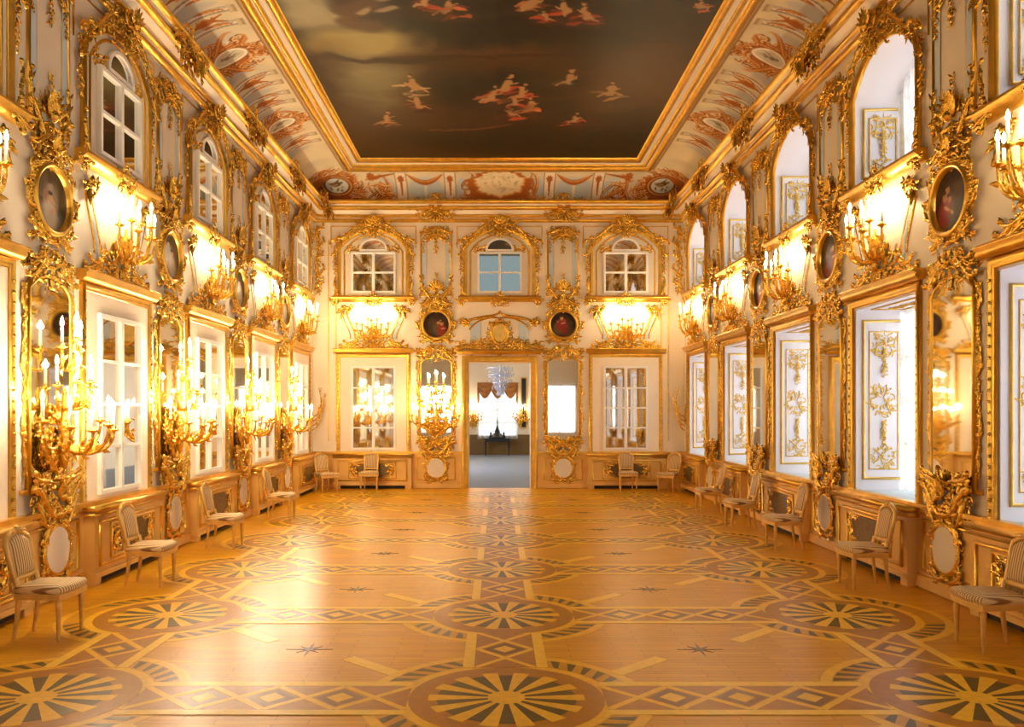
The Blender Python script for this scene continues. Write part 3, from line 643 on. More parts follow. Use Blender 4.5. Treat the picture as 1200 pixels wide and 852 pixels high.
b = MB(); b.prism([(-.3, -.065), (-.3, .065), (.3, .065), (.3, -.065)], 0, TH * 1.5); me_diag = b.mesh('pale_strip', 'wood_pale', False)
for j, y in enumerate(ROWY[:-1]):
    for sg, x in ((-1, COLX[0] + 1.68), (1, COLX[1] + 1.68)):
        link('star', me_star, floor, (x, y + 1.215, 0))
        for q in (-1, 1): link('pale_strip', me_diag, floor, (x + q * .6, y + 1.215 + sg * q * .46, 0), sg * .75)

# ------------------------------------------------------------------ gilded carvings, shared by all bays
def fan_poly(P, w):                                    # flat face filling a (convex) outline at distance w from the wall
    P = np.asarray(P, float); c = P.mean(0); k = len(P)
    V = np.vstack([np.stack([P[:, 0], np.full(k, -w), P[:, 1]], 1), [[c[0], -w, c[1]]]])
    return MB().add(V, None, [(i, (i + 1) % k, k) for i in range(k)])
def slab(P, w0, w1):
    mb = fan_poly(P, w1); P = np.asarray(P, float)
    G = np.array([[(u, -w0, v), (u, -w1, v)] for u, v in P]); return mb.grid(G, cu=True)

ME = {}
# lower window frame, lintel
b = MB(); b.molding([(-LW, .95), (-LW, LZ1), (LW, LZ1), (LW, .95)], PROF_GOLD, False)
b.molding([(-1.06, 3.64), (1.06, 3.64)], [(-.05, 0), (-.05, .08), (0, .13), (.03, .12), (.05, .16), (.08, .15), (.08, 0)], False)
ME['lframe'] = b.mesh('window_frame', 'gold_mold')
# beading on the frame
b = MB()
for z in np.arange(1.05, 3.4, .11):
    for sg in (-1, 1): b.dome((sg * .945, z), .022, .052, .7, 6)
ME['beads'] = b.mesh('bead_row', 'gold')
ME['field'] = MB().box(-LW, LW, -.025, 0, .95, LZ1).mesh('field_panel', 'plaster_warm', False)
def casement(hw, z0, z1, nr, name, w0=.02, w1=.075, t=.05):
    b = MB(); b.molding(rect(-hw, hw, z0, z1), [(-.0, w0), (0, w1), (t, w1), (t, w0)])
    return b.mesh(name, 'white', False)
ME['cas_l'] = casement(.54, 1.08, 3.2, 4, 'casement')
ME['cas_u'] = casement(.54, 5.25, 6.24, 2, 'casement')
ME['mull_l'] = MB().box(-.035, .035, -.075, -.02, 1.08, 3.2).mesh('mullion', 'white', False)
ME['mull_u'] = MB().box(-.035, .035, -.075, -.02, 5.25, 6.24).mesh('mullion', 'white', False)
ME['bar'] = MB().box(-.54, .54, -.066, -.02, -.02, .02).mesh('glazing_bar', 'white', False)
ME['pane_l'] = MB().box(-.2525, .2525, -.032, -.02, -.2625, .2625).mesh('mirror_pane', 'mirror', False)
ME['pane_u'] = MB().box(-.2525, .2525, -.032, -.02, -.2475, .2475).mesh('mirror_pane', 'mirror', False)
# overwindow carving
b = cluster(1.0, .5, 3, 26, .022, .15, .08)
rn = random.Random(2)
for k in range(3):
    z = .02 - .1 * k
    h = MB(); scroll(h, (.28, z + .02), (.9, z - .06 + .05 * k), 'S', 11, .03, .02, 1, True, 6, rn); h.mirror(); b.merge(h)
h = MB(); garland(h, [(.3, -.12), (.6, -.16), (.95, -.2)], .07, .13, 5, .0, .02); h.mirror(); b.merge(h)
ME['over_carv'] = b.mesh('garland_carving', 'gold')
b = MB()
for sg in (1,):
    b.relief(cs((.5, .12), (.72, .92), 'S', 5, 16, 1), .03, 0); b.relief(cs((.62, .12), (.84, .92), 'S', 5, 16, 1), .022, 0)
    scroll(b, (.62, .9), (.9, .84), 'C', 11, .035, .03, -1, True, 4); scroll(b, (.72, .78), (.56, .98), 'S', 10, .03, .03, 1, True, 3)
    b.flower((.76, .93), .1, .04); b.leaf((.78, .86), -1.2, .25, .1, .02); b.leaf((.84, .9), -.6, .2, .09, .02)
    scroll(b, (.42, .1), (.8, .06), 'C', 9, .03, .03, 1, True, 4)
    b.relief([(0, .16), (.2, .17), (.4, .13), (.55, .15)], .018, 0)
b.mirror(); ME['over_side'] = b.mesh('scroll_bracket', 'gold')
b = MB()
P = cs((.56, .12), (.78, .92), 'S', 5, 16, 1); b.relief(P, .06, 0, .3); b.box(0, .55, -.012, 0, .02, .15); b.mirror(); ME['over_blue'] = b.mesh('blue_panel', 'blue')
# upper window frame and its carvings
UA = arch(UW, UZ0, UZS, URISE)
b = MB(); b.molding(UA, PROF_GOLD, False); b.molding([(-1.1, 5.03), (1.1, 5.03)], [(-.07, 0), (-.07, .06), (-.02, .1), (.03, .16), (.07, .15), (.09, .12), (.09, 0)], False)
ME['uframe'] = b.mesh('arched_frame', 'gold_mold')
b = MB(); b.molding([(p[0] * .9, p[1] - .06 if p[1] > 6 else p[1]) for p in UA], PROF_MED, False); ME['uinner'] = b.mesh('inner_moulding', 'gold_mold')
rn = random.Random(8)
b = MB(); half = [p for p in UA[1:-1] if p[0] >= -.01]; garland(b, [(x * 1.08, z + .1) for x, z in half], .075, .15, 4, .1, None)
garland(b, [(1.0, 6.5), (1.03, 6.1), (1.0, 5.75)], .075, .14, 6, .03)
scroll(b, (.25, 6.98), (.95, 6.66), 'S', 11, .035, .12, 1, True, 6, rn); scroll(b, (1.0, 6.55), (1.1, 6.2), 'C', 10, .032, .08, 1, True, 4, rn); scroll(b, (.9, 6.7), (1.14, 6.5), 'S', 10, .03, .1, -1, True, 3, rn)
scroll(b, (1.0, 5.2), (1.06, 4.9), 'C', 11, .035, .08, 1, True, 5, rn); scroll(b, (.85, 5.0), (1.16, 5.0), 'S', 11, .03, .1, 1, True, 4, rn); scroll(b, (1.0, 5.6), (1.02, 5.15), 'S', 8, .03, .09, 1, True, 5, rn)
b.mirror(); ME['ugarl'] = b.mesh('arch_garland', 'gold')
b = cluster(.75, .5, 21, 26, .026, .16, .16); shell(b, (0, .05), pi / 2, .24, .16); b.xform(lambda v: v + np.array([0, -.08, 6.98])); ME['ucrest'] = b.mesh('arch_crest', 'gold')
b = cluster(.5, .22, 23, 10, .02, .12, .06); b.xform(lambda v: v + np.array([0, -.12, 5.02])); ME['usill'] = b.mesh('sill_carving', 'gold')
ME['ufield'] = slab([(p[0], p[1]) for p in UA], 0, .02).mesh('arched_field', 'plaster', False)
b = MB(); P = [(-.32, 6.36)] + [(.32 * -cos(a), 6.36 + .26 * sin(a)) for a in np.linspace(0, pi, 14)[1:-1]] + [(.32, 6.36)]
b.molding(P, [(0, .02), (0, .07), (.05, .07), (.05, .02)]); ME['fan_fr'] = b.mesh('fanlight_frame', 'white', False)
ME['fan_gl'] = slab(P, .02, .032).mesh('fanlight_pane', 'mirror', False)
b = MB()
for k in range(3): scroll(b, (.42 + .08 * k, 6.38 + .05 * k), (.68, 6.3 + .07 * k), 'S', 9, .022, .02, 1, True, 3, rn)
b.leaf((.45, 6.4), 2.6, .18, .08, .02); b.leaf((.5, 6.34), 3.3, .16, .07, .02); b.mirror(); ME['sprig'] = b.mesh('corner_sprig', 'gold')
# pilaster panel of the upper tier (z 5.1..6.85)
def panel_outline(hw, z0, z1): return rect(-hw, hw, z0, z1)
b = MB(); b.molding(rect(-.40, .40, 5.15, 6.82), PROF_MED); b.molding(rect(-.25, .25, 5.3, 6.66), PROF_THIN); ME['p_mold'] = b.mesh('panel_moulding', 'gold_mold')
ME['p_cream'] = MB().box(-.4, .4, -.015, 0, 5.15, 6.82).mesh('pilaster_panel', 'plaster', False)
ME['p_blue'] = MB().box(-.39, -.26, -.02, 0, 5.3, 6.7).mesh('blue_strip', 'blue', False)
b = cluster(.8, .3, 31, 16, .022, .15, .08)
h = MB(); garland(h, [(.3, -.05), (.36, -.3), (.34, -.5)], .07, .11, 3, .02); scroll(h, (.1, .1), (.42, .02), 'S', 11, .032, .05, 1, True, 5, rn); scroll(h, (.02, -.02), (.25, -.22), 'S', 10, .03, .04, -1, True, 4, rn); h.mirror(); b.merge(h)
garland(b, [(0, -.05), (.0, -.3), (.0, -.5)], .06, .12, 7, .03); b.xform(lambda v: v + np.array([0, 0, 6.78])); ME['p_top'] = b.mesh('panel_crown', 'gold')
b = cluster(.75, .42, 33, 20, .022, .15, .07)
h = MB(); scroll(h, (.05, -.2), (.42, .1), 'S', 11, .034, .04, -1, True, 5, rn); scroll(h, (.4, .0), (.36, .45), 'S', 8, .03, .03, 1, True, 5, rn); h.mirror(); b.merge(h)
shell(b, (0, .05), pi / 2, .3, .06); garland(b, [(0, .1), (.02, .5)], .07, .12, 9, .03); b.xform(lambda v: v + np.array([0, 0, 5.22])); ME['p_bot'] = b.mesh('panel_base', 'gold')
# cornice cartouche, hung over the mouldings at pier axes
b = cluster(1.15, .55, 41, 34, .028, .17, .12); shell(b, (0, -.1), -pi / 2, .3, .14); h = MB()
scroll(h, (.1, .15), (.65, .05), 'S', 11, .045, .06, 1, True, 7, rn); scroll(h, (.12, -.12), (.42, -.3), 'C', 11, .04, .05, -1, True, 5, rn); h.mirror(); b.merge(h)
b.xform(lambda v: v + np.array([0, -.30, 7.42])); ME['c_cart'] = b.mesh('cornice_cartouche', 'gold')
# pier mirror
GA = arch(.41, 1.22, 3.34, .17)
ME['m_glass'] = slab(GA, .02, .035).mesh('mirror_glass', 'mirror', False)
b = MB(); b.molding(GA, [(-.012, .02), (-.012, .04), (.012, .055), (.036, .035), (.04, 0)]); ME['m_frame'] = b.mesh('mirror_frame', 'gold_mold')
b = MB(); garland(b, [(.475, 1.35), (.49, 1.9), (.465, 2.4), (.49, 2.9), (.46, 3.35)], .05, .085, 12, .01, .014)
for k in range(6): z = 1.4 + .34 * k; scroll(b, (.455, z), (.5 - .03 * (k % 2), z + .28), 'SC'[k % 2], 9, .02, .015, 1 if k % 2 else -1, True, 3, rn)
ME['m_side'] = b.mesh('side_garland', 'gold')
b = cluster(.95, .42, 51, 26, .024, .15, .09); h = MB(); scroll(h, (.06, .1), (.5, -.12), 'S', 11, .036, .06, 1, True, 6, rn); scroll(h, (.1, .25), (.42, .1), 'C', 11, .03, .05, 1, True, 4, rn); h.mirror(); b.merge(h)
h = MB(); scroll(h, (.04, .02), (.22, .16), 'S', 9, .03, .05, 1, True, 4, rn); scroll(h, (.25, .1), (.4, .0), 'C', 10, .03, .05, 1, True, 4, rn); h.mirror(); b.merge(h); b.xform(lambda v: np.stack([v[:, 0], v[:, 1], np.minimum(v[:, 2], .23) + 3.6], 1)); ME['m_crest'] = b.mesh('mirror_crest', 'gold')
b = cluster(.85, .42, 53, 26, .024, .15, .1); h = MB(); scroll(h, (.03, -.2), (.5, .12), 'S', 11, .042, .06, -1, True, 6, rn); scroll(h, (.1, .1), (.46, .28), 'S', 11, .036, .06, 1, True, 5, rn); scroll(h, (.2, -.3), (.3, .02), 'C', 9, .034, .05, 1, True, 4, rn); h.mirror(); b.merge(h)
shell(b, (0, 0), pi / 2, .22, .1); b.xform(lambda v: v + np.array([0, 0, 1.12])); ME['m_apron'] = b.mesh('mirror_apron', 'gold')
b = MB(); th = np.linspace(0, 2 * pi, 33); ring2 = np.stack([.25 * np.cos(th), .54 + .26 * np.sin(th)], 1); b.relief(ring2, .03, .06); h = MB()
garland(h, [(.28 * cos(a), .54 + .29 * sin(a)) for a in np.linspace(-1.45, 1.45, 14)], .07, .11, 15, .05)
scroll(h, (.05, .22), (.3, .34), 'C', 11, .032, .07, 1, True, 4, rn); scroll(h, (.12, .84), (.3, .66), 'S', 10, .032, .07, 1, True, 4, rn); h.mirror(); b.merge(h)
ME['m_cart'] = b.mesh('cartouche_ring', 'gold')
ME['m_cartp'] = slab([(.24 * -cos(a), .54 + .25 * sin(a)) for a in np.linspace(0, 2 * pi, 25)[:-1]], 0, .08).mesh('cartouche_panel', 'plaster', False)
# round paintings
b = MB(); pr = np.array([(.33, .03), (.34, .08), (.37, .1), (.40, .08), (.41, .02), (.41, 0)]); th = np.linspace(0, 2 * pi, 41)
b.grid(np.array([[(r * cos(a), -w, r * sin(a)) for r, w in pr] for a in th])); ME['o_frame'] = b.mesh('round_frame', 'gold_mold')
h = MB(); garland(h, [(.43 * cos(a), .43 * sin(a)) for a in np.linspace(-1.5, 1.5, 16)], .075, .13, 17, .05)
for a0 in (-1.1, -.35, .4, 1.1): scroll(h, (.42 * cos(a0), .42 * sin(a0)), (.50 * cos(a0 + .5), .5 * sin(a0 + .5)), 'C', 10, .03, .06, 1, True, 3, rn)
scroll(h, (.02, -.45), (.3, -.40), 'S', 11, .034, .04, -1, True, 5, rn); scroll(h, (.28, -.34), (.42, -.46), 'C', 10, .03, .03, 1, True, 4, rn)
h.mirror(); ME['o_carv'] = h.mesh('frame_carving', 'gold')
b = cluster(.62, .28, 61, 18, .022, .14, .09); shell(b, (0, 0), pi / 2, .2, .1); h = MB(); scroll(h, (.05, .12), (.42, .02), 'S', 11, .034, .06, 1, True, 5, rn); h.mirror(); b.merge(h)
b.xform(lambda v: v + np.array([0, 0, .52])); ME['o_crest'] = b.mesh('frame_crest', 'gold')
# bouquets on the window jambs
b = cluster(.32, .34, 71, 26, .012, .075, .02, False); garland(b, [(0, .1), (.02, -.35)], .06, .09, 3, .01, .008); ME['q_top'] = b.mesh('gilt_spray', 'gold_pale')
b = cluster(.34, .46, 73, 32, .012, .075, .02, False); garland(b, [(0, .3), (0, .5)], .06, .08, 5, .01); garland(b, [(0, -.3), (0, -.5)], .06, .08, 6, .01); ME['q_mid'] = b.mesh('gilt_spray', 'gold_pale')
b = cluster(.3, .32, 75, 24, .012, .075, .02, False); garland(b, [(0, .15), (0, .5)], .06, .09, 8, .01, .008); ME['q_bot'] = b.mesh('gilt_spray', 'gold_pale')
# dado pedestal under a window
PJ = .2
b = MB(); b.box(-1.02, 1.02, -PJ, 0, .09, .86); b.box(-1.02, -.86, -PJ, 0, 0, .09); b.box(.86, 1.02, -PJ, 0, 0, .09)
b.box(-1.04, 1.04, -PJ - .025, 0, .09, .15); ME['d_body'] = b.mesh('pedestal', 'dado', False)
b = MB()
for z, w, t in ((.9, PJ + .05, .06), (.83, PJ + .03, .035)): b.box(-1.05, 1.05, -w, 0, z - t / 2, z + t / 2)
b.molding(rect(-.9, .9, .23, .74), [(-.02, PJ), (-.02, PJ + .02), (.0, PJ + .032), (.02, PJ + .02), (.02, PJ)]); b.molding(rect(-.62, .62, .28, .69), [(-.015, PJ), (-.015, PJ + .02), (.0, PJ + .03), (.015, PJ + .02), (.015, PJ)]); ME['d_mold'] = b.mesh('pedestal_moulding', 'gold_mold')
ov = [(.56 * -np.sign(cos(a)) * abs(cos(a)) ** .6, .485 + .185 * np.sign(sin(a)) * abs(sin(a)) ** .6) for a in np.linspace(0, 2 * pi, 33)[:-1]]
ME['d_gril'] = slab(ov, PJ - .005, PJ + .012).mesh('grille', 'grille', False)
h = MB(); scroll(h, (.36, .36), (.55, .62), 'C', 11, .026, PJ, 1, True, 5, rn); scroll(h, (.3, .32), (.54, .38), 'S', 10, .024, PJ, 1, True, 4, rn); scroll(h, (.3, .65), (.54, .6), 'S', 10, .024, PJ, -1, True, 4, rn)
for a in (.2, 1.0, 2.0, 3.6, 4.6): h.leaf((.48, .485), a, .13, .06, PJ + .01)
h.mirror(); ME['d_orn'] = h.mesh('grille_carving', 'gold')
ME['d_gap'] = MB().box(-.86, .86, -PJ + .08, 0, 0, .088).mesh('plinth_gap_shade', 'dark', False)  # dark-coloured box in the plinth gap; the shade there is in its colour
# dado panel under a pier
b = MB(); b.box(-.55, .55, -.03, 0, 1.19, 1.235); b.molding(rect(-.5, .5, .24, .8), [(-.018, .07), (-.018, .085), (0, .1), (.018, .085), (.018, .07)]); ME['d_pier'] = b.mesh('pier_panel_moulding', 'gold_mold')

# ------------------------------------------------------------------ dado runs
NAMES = {'left': 'left', 'right': 'right', 'back': 'back'}
def dado_run(side, a0, a1, root):
    L = a1 - a0; c = (a0 + a1) / 2
    b = MB(); b.box(-L / 2, L / 2, -.07, 0, 0, .94); b.box(-L / 2, L / 2, -.1, 0, .02, .14)
    o = mk(b, 'baseboard_' + side if root is None else 'dado_board', 'dado', root, on_wall(side, c) if root is None else (0, 0, 0), RZ[side] if root is None else 0, False)
    b = MB(); b.box(-L / 2, L / 2, -.12, 0, .93, .98); b.box(-L / 2, L / 2, -.09, 0, .86, .89); b.box(-L / 2, L / 2, -.115, 0, .14, .165)
    mk(b, 'dado_rail', 'gold_mold', o, smooth=False)
    return o
BB = {}
BB['left'] = tag(dado_run('left', YF, YB, None), kind='structure')
BB['right'] = tag(dado_run('right', YF, YB, None), kind='structure')
BB['back'] = tag(dado_run('back', XL, XC - DW - .13, None), kind='structure')
o = dado_run('back', XC + DW + .13, XR, None); BB['back2'] = tag(o, kind='structure')
def local(root, side, a, w=0, z=0):                    # placement of a wall child in the frame of its (rotated) parent
    return root.matrix_world_inv @ 0
def child(me, name, root, side, a, z=0.0, w=0.0, rz=0.0, sc=None):
    # children of un-rotated wall meshes carry world placement; children of rotated roots stay in wall coordinates
    p = on_wall(side, a, z, w)
    if abs(root.rotation_euler.z) < 1e-6 and tuple(root.location) == (0, 0, 0): return link(name, me, root, p, RZ[side] + rz, sc)
    base = root.location
    d = {'back': (p[0] - base[0], p[1] - base[1], p[2]), 'left': (p[1] - base[1], -(p[0] - base[0]), p[2]), 'right': (-(p[1] - base[1]), p[0] - base[0], p[2])}[side]
    return link(name, me, root, d, rz, sc)
def pedestal(side, a, root):
    o = child(ME['d_body'], 'pedestal', root, side, a)
    for k, n in (('d_mold', 'pedestal_moulding'), ('d_gril', 'grille'), ('d_orn', 'grille_carving'), ('d_gap', 'plinth_gap_shade')): link(n, ME[k], o)
for y in WIN_Y[1:]:
    pedestal('left', y, BB['left']); pedestal('right', y, BB['right'])
pedestal('back', BACK_W[0], BB['back']); pedestal('back', BACK_W[1], BB['back2'])
for y in PIER_Y + [PIER_Y[0] - 3.34]:
    child(ME['d_pier'], 'pier_panel_moulding', BB['left'], 'left', y); child(ME['d_pier'], 'pier_panel_moulding', BB['right'], 'right', y)
child(ME['d_pier'], 'pier_panel_moulding', BB['back'], 'back', BACK_P[0]); child(ME['d_pier'], 'pier_panel_moulding', BB['back2'], 'back', BACK_P[1])

# ------------------------------------------------------------------ windows
wn = [0]
def new_window(side, a, me, label):
    wn[0] += 1
    return tag(link('window_%d' % wn[0], me, None, on_wall(side, a), RZ[side]), label, kind='structure')
def false_lower(side, a, label):
    w = new_window(side, a, ME['lframe'], label)
    link('bead_row', ME['beads'], w); link('field_panel', ME['field'], w); c = link('casement', ME['cas_l'], w); link('mullion', ME['mull_l'], c)
    for k in range(4):
        z = 1.08 + .53 * (k + .5)
        if k: link('glazing_bar', ME['bar'], c, (0, 0, 1.08 + .53 * k))
        for sg in (-1, 1): link('mirror_pane', ME['pane_l'], c, (sg * .2875, 0, z))
def upper_deco(w):
    for k, n in (('ugarl', 'arch_garland'), ('ucrest', 'arch_crest'), ('usill', 'sill_carving')): link(n, ME[k], w)
b = slab(arch(UW, 6.27, UZS, URISE), 0, .02); b.box(-UW, -.57, -.02, 0, UZ0, 6.27); b.box(.57, UW, -.02, 0, UZ0, 6.27); b.box(-.57, .57, -.02, 0, UZ0, 5.22); ME['ufield_open'] = b.mesh('arched_field', 'plaster', False)
ME['pane_b'] = MB().box(-.2525, .2525, -.032, -.02, -.2475, .2475).mesh('pane', 'glass_dimmed', False)
def false_upper(side, a, label, real=False):
    w = new_window(side, a, ME['uframe'], label); upper_deco(w)
    link('arched_field', ME['ufield_open' if real else 'ufield'], w); link('inner_moulding', ME['uinner'], w); link('corner_sprig', ME['sprig'], w)
    c = link('casement', ME['cas_u'], w); link('mullion', ME['mull_u'], c); link('glazing_bar', ME['bar'], c, (0, 0, 5.745))
    for k in range(2):
        for sg in (-1, 1): link('pane' if real else 'mirror_pane', ME['pane_b' if real else 'pane_u'], c, (sg * .2875, 0, 5.25 + .495 * (k + .5)))
    f = link('fanlight_frame', ME['fan_fr'], w); link('fanlight_pane', ME['fan_gl'], f)
# linings of the real windows in the right wall (into the wall is +y in the local frame)
DP = .74
b = MB(); b.box(-DP / 2, DP / 2, -.02, .0, .95, LZ1); ME['jamb'] = b.mesh('jamb', 'lilac', False)
b = MB(); b.molding(rect(-.27, .27, 1.12, 3.3), [(-.018, .02), (-.018, .035), (0, .045), (.018, .035), (.018, .02)]); b.molding(rect(-.19, .19, 1.25, 3.15), [(-.008, .02), (-.008, .028), (.008, .028), (.008, .02)]); ME['jamb_m'] = b.mesh('jamb_moulding', 'gold_pale')
b = MB(); G = []
A0 = arch(UW, UZ0, UZS, URISE); A1 = arch(UW - .06, UZ0, UZS - .02, URISE - .02)
b.grid(np.array([[(p[0], 0, p[1]), (q[0] * 1.0, DP, q[1])] for p, q in zip(A0, A1)])); b.box(-UW, UW, 0, DP, UZ0 - .02, UZ0)
ME['ulining'] = b.mesh('niche_lining', 'lilac')
b = MB(); b.molding(rect(-.26, .26, 5.3, 6.24), [(-.016, .0), (-.016, .02), (0, .03), (.016, .02), (.016, .0)]); b.molding(rect(-.18, .18, 5.4, 6.12), [(-.008, .0), (-.008, .012), (.008, .012), (.008, .0)]); ME['ujamb_m'] = b.mesh('jamb_moulding', 'gold_pale')
ME['soffit'] = MB().box(-LW, LW, 0, DP, LZ1 - .03, LZ1).mesh('soffit', 'lilac', False)
b = MB()
for (x0_, x1_, y0_, y1_) in ((-.66, .66, .13, .16), (-.66, .66, .56, .59), (-.66, -.63, .13, .59), (.63, .66, .13, .59)): b.box(x0_, x1_, y0_, y1_, LZ1 - .045, LZ1 - .03)
for k in range(7):
    x_ = -.45 + .15 * k; b.tube([(x_ - .06, .3, LZ1 - .04), (x_, .36 + .05 * (k % 2), LZ1 - .045), (x_ + .07, .38, LZ1 - .04)], [.01, .02, .008], 5)
ME['soffit_m'] = b.mesh('soffit_moulding', 'gold_pale')
ME['sill'] = MB().box(-LW, LW, -.06, DP, .925, .955).mesh('window_sill', 'blue', False)
b = MB(); b.molding(rect(-.76, .76, 1.0, 3.38), [(0, -DP + .02), (0, -DP + .08), (.12, -DP + .08), (.12, -DP + .02)]); b.box(-.05, .05, DP - .08, DP - .02, 1.0, 3.38)
for z in (1.6, 2.2, 2.8): b.box(-.76, .76, DP - .07, DP - .03, z - .025, z + .025)
ME['rcas'] = b.mesh('casement', 'white', False)
ME['rpane'] = MB().box(-.355, .355, DP - .055, DP - .045, -.3, .3).mesh('pane', 'glass', False)
b = MB(); b.molding(arch(.68, 5.2, 6.3, .36), [(0, -DP + .02), (0, -DP + .08), (.14, -DP + .08), (.14, -DP + .02)]); b.box(-.05, .05, DP - .08, DP - .02, 5.2, 6.65); b.box(-.68, .68, DP - .07, DP - .03, 5.75, 5.8); b.box(-.68, .68, DP - .07, DP - .03, 6.28, 6.33)
ME['urcas'] = b.mesh('casement', 'white', False)
ME['urpane'] = slab(arch(.68, 5.2, 6.3, .36), -DP + .04, -DP + .05).mesh('pane', 'glass', False)
b = MB(); b.molding([(p[0] * .82, p[1]) for p in arch(.6, 6.42, 6.44, .2)], [(0, 0), (0, .01), (.02, .01), (.02, 0)]); ME['usoff'] = b.mesh('soffit_moulding', 'gold_pale')
def curtain_mesh(hw, z0, ztop, seed):
    rnd_ = random.Random(seed); u = np.linspace(-hw, hw, 90); v = np.linspace(0, 1, 16)
    ph = [rnd_.uniform(0, 6) for _ in range(3)]
    G = np.zeros((90, 16, 3))
    for i, x in enumerate(u):
        top = ztop(x)
        y = .022 * np.sin(x * 34 + ph[0]) + .012 * np.sin(x * 61 + ph[1])
        G[i, :, 0] = x; G[i, :, 1] = DP - .16 + y * (.6 + .4 * (1 - v)) + .01 * np.sin(v * 5 + ph[2]); G[i, :, 2] = z0 + (top - z0) * v
    return MB().grid(G).mesh('curtain', 'sheer')
ME['cur_l'] = curtain_mesh(.82, .965, lambda x: 3.43, 1)
Rr = (UW ** 2 + URISE ** 2) / (2 * URISE)
ME['cur_u'] = curtain_mesh(.78, 5.14, lambda x: UZS - .06 + URISE - Rr + math.sqrt(Rr * Rr - x * x), 2)
ORD = ['', '', 'nearest', 'second', 'third', 'fourth', 'farthest']
def real_lower(a, i):
    w = new_window('right', a, ME['lframe'], 'tall gold-framed window in the right wall, niche %d from the entrance' % (i + 1) if False else None)
    link('bead_row', ME['beads'], w); link('soffit', ME['soffit'], w); link('soffit_moulding', ME['soffit_m'], w); link('window_sill', ME['sill'], w)
    for sg in (-1, 1):
        j = link('jamb', ME['jamb'], w, (sg * (LW - .06), DP / 2, 0), -sg * (pi / 2 - .1))
        link('jamb_moulding', ME['jamb_m'], j)
        for k, z in (('q_top', 2.95), ('q_mid', 2.2), ('q_bot', 1.42)): link('gilt_spray', ME[k], j, (0, -.02, z))
    c = link('casement', ME['rcas'], w)
    for z in (1.3, 1.9, 2.5, 3.09):
        for sg in (-1, 1): link('pane', ME['rpane'], c, (sg * .405, 0, z))
    return w
def real_upper(a, i):
    w = new_window('right', a, ME['uframe'], None); upper_deco(w)
    link('niche_lining', ME['ulining'], w)
    for sg in (-1, 1):
        j = link('jamb_moulding', ME['ujamb_m'], w, (sg * (UW - .035), DP / 2, 0), -sg * (pi / 2 - .07))
        link('gilt_spray', ME['q_top'], j, (0, 0, 5.98)); link('gilt_spray', ME['q_bot'], j, (0, 0, 5.44), 0, (1, 1, .9))
    c = link('casement', ME['urcas'], w); link('pane', ME['urpane'], c)
for i, y in enumerate(WIN_Y):
    real_lower(y, i); real_upper(y, i)
    if i >= 2:
        n = ORD[i]
        tag(link('curtain', ME['cur_l'], None, on_wall('right', y), RZ['right']), '%s tall sheer white curtain along the right wall, lower tier' % n, 'curtain', 'sheer curtains of the tall windows')
        tag(link('curtain', ME['cur_u'], None, on_wall('right', y), RZ['right']), '%s arched sheer white curtain along the right wall, upper tier' % n, 'curtain', 'sheer curtains of the arched windows')
        false_lower('left', y, None); false_upper('left', y, None)
for sg, a in zip(('left', 'right'), BACK_W): false_lower('back', a, None); false_upper('back', a, None)
false_upper('back', XC, None, True)

for x in (XC - 3.36, XC + 3.36):                      # windows of the entrance wall, seen in the mirrors
    wn[0] += 1
    b = MB(); b.molding(rect(-.8, .8, .95, 3.4), [(0, 0), (0, .05), (.04, .07), (.1, .04), (.1, 0)])
    w = tag(mk(b, 'window_%d' % wn[0], 'gold_mold', None, (x, YF, 0), pi), kind='structure')
    b = MB(); b.box(-.05, .05, .2, .26, .95, 3.4)
    for z in (1.55, 2.2, 2.8): b.box(-.8, .8, .2, .26, z - .03, z + .03)
    mk(b, 'casement', 'white', w, smooth=False); link('curtain_sheer', ME['cur_l'], w, (0, -.48, 0))

# ------------------------------------------------------------------ upper tier panels and cornice cartouches
def pilaster(side, a, root):
    o = child(ME['p_cream'], 'pilaster_panel', root, side, a)
    link('panel_moulding', ME['p_mold'], o); link('blue_strip', ME['p_blue'], o); link('blue_strip', ME['p_blue'], o, (.65, 0, 0)); link('panel_crown', ME['p_top'], o); link('panel_base', ME['p_bot'], o)
for y in PIER_Y:
    pilaster('left', y, wall_left); pilaster('right', y, wall_right)
    for s in ('left', 'right'): child(ME['c_cart'], 'cornice_cartouche', tr1, s, y)
for x in BACK_P:
    pilaster('back', x, wall_back); child(ME['c_cart'], 'cornice_cartouche', tr1, 'back', x, 0, -.1)
for s in ('left', 'right'): child(ME['c_cart'], 'cornice_cartouche', tr1, s, YB - .45, 0, .12)
# corner carving strips down the upper tier
b = MB(); garland(b, [(0, 7.0), (.04, 6.4), (0, 5.8), (.05, 5.2)], .08, .16, 5, .03, .03)
for k in range(5): scroll(b, (-.05, 5.3 + .36 * k), (.16, 5.6 + .36 * k), 'SC'[k % 2], 10, .03, .04, 1, True, 4, rn)
me_corner = b.mesh('corner_carving', 'gold')
child(me_corner, 'corner_carving', wall_back, 'back', XL + .12); child(me_corner, 'corner_carving', wall_back, 'back', XR - .12, 0, 0, 0, (-1, 1, 1))
b = MB()
for x in (XL + .42, XL + .62, XR - .42, XR - .62): b.box(x - .018, x + .018, -.02, 0, 1.25, 6.6)
mk(b, 'wall_moulding', 'gold_pale', wall_back, (0, YB, 0), 0, False)
b = MB()
for x0_, x1_ in ((-1.13, 1.13),):
    b.molding([(x0_, 6.4), (x0_, 6.98), (x1_, 6.98), (x1_, 6.4)], PROF_THIN, False)
me_line = b.mesh('panel_line', 'gold_mold')
for y in WIN_Y[2:]: child(me_line, 'panel_line', wall_left, 'left', y); child(me_line, 'panel_line', wall_right, 'right', y)
for x in BACK_W + [XC]: child(me_line, 'panel_line', wall_back, 'back', x)
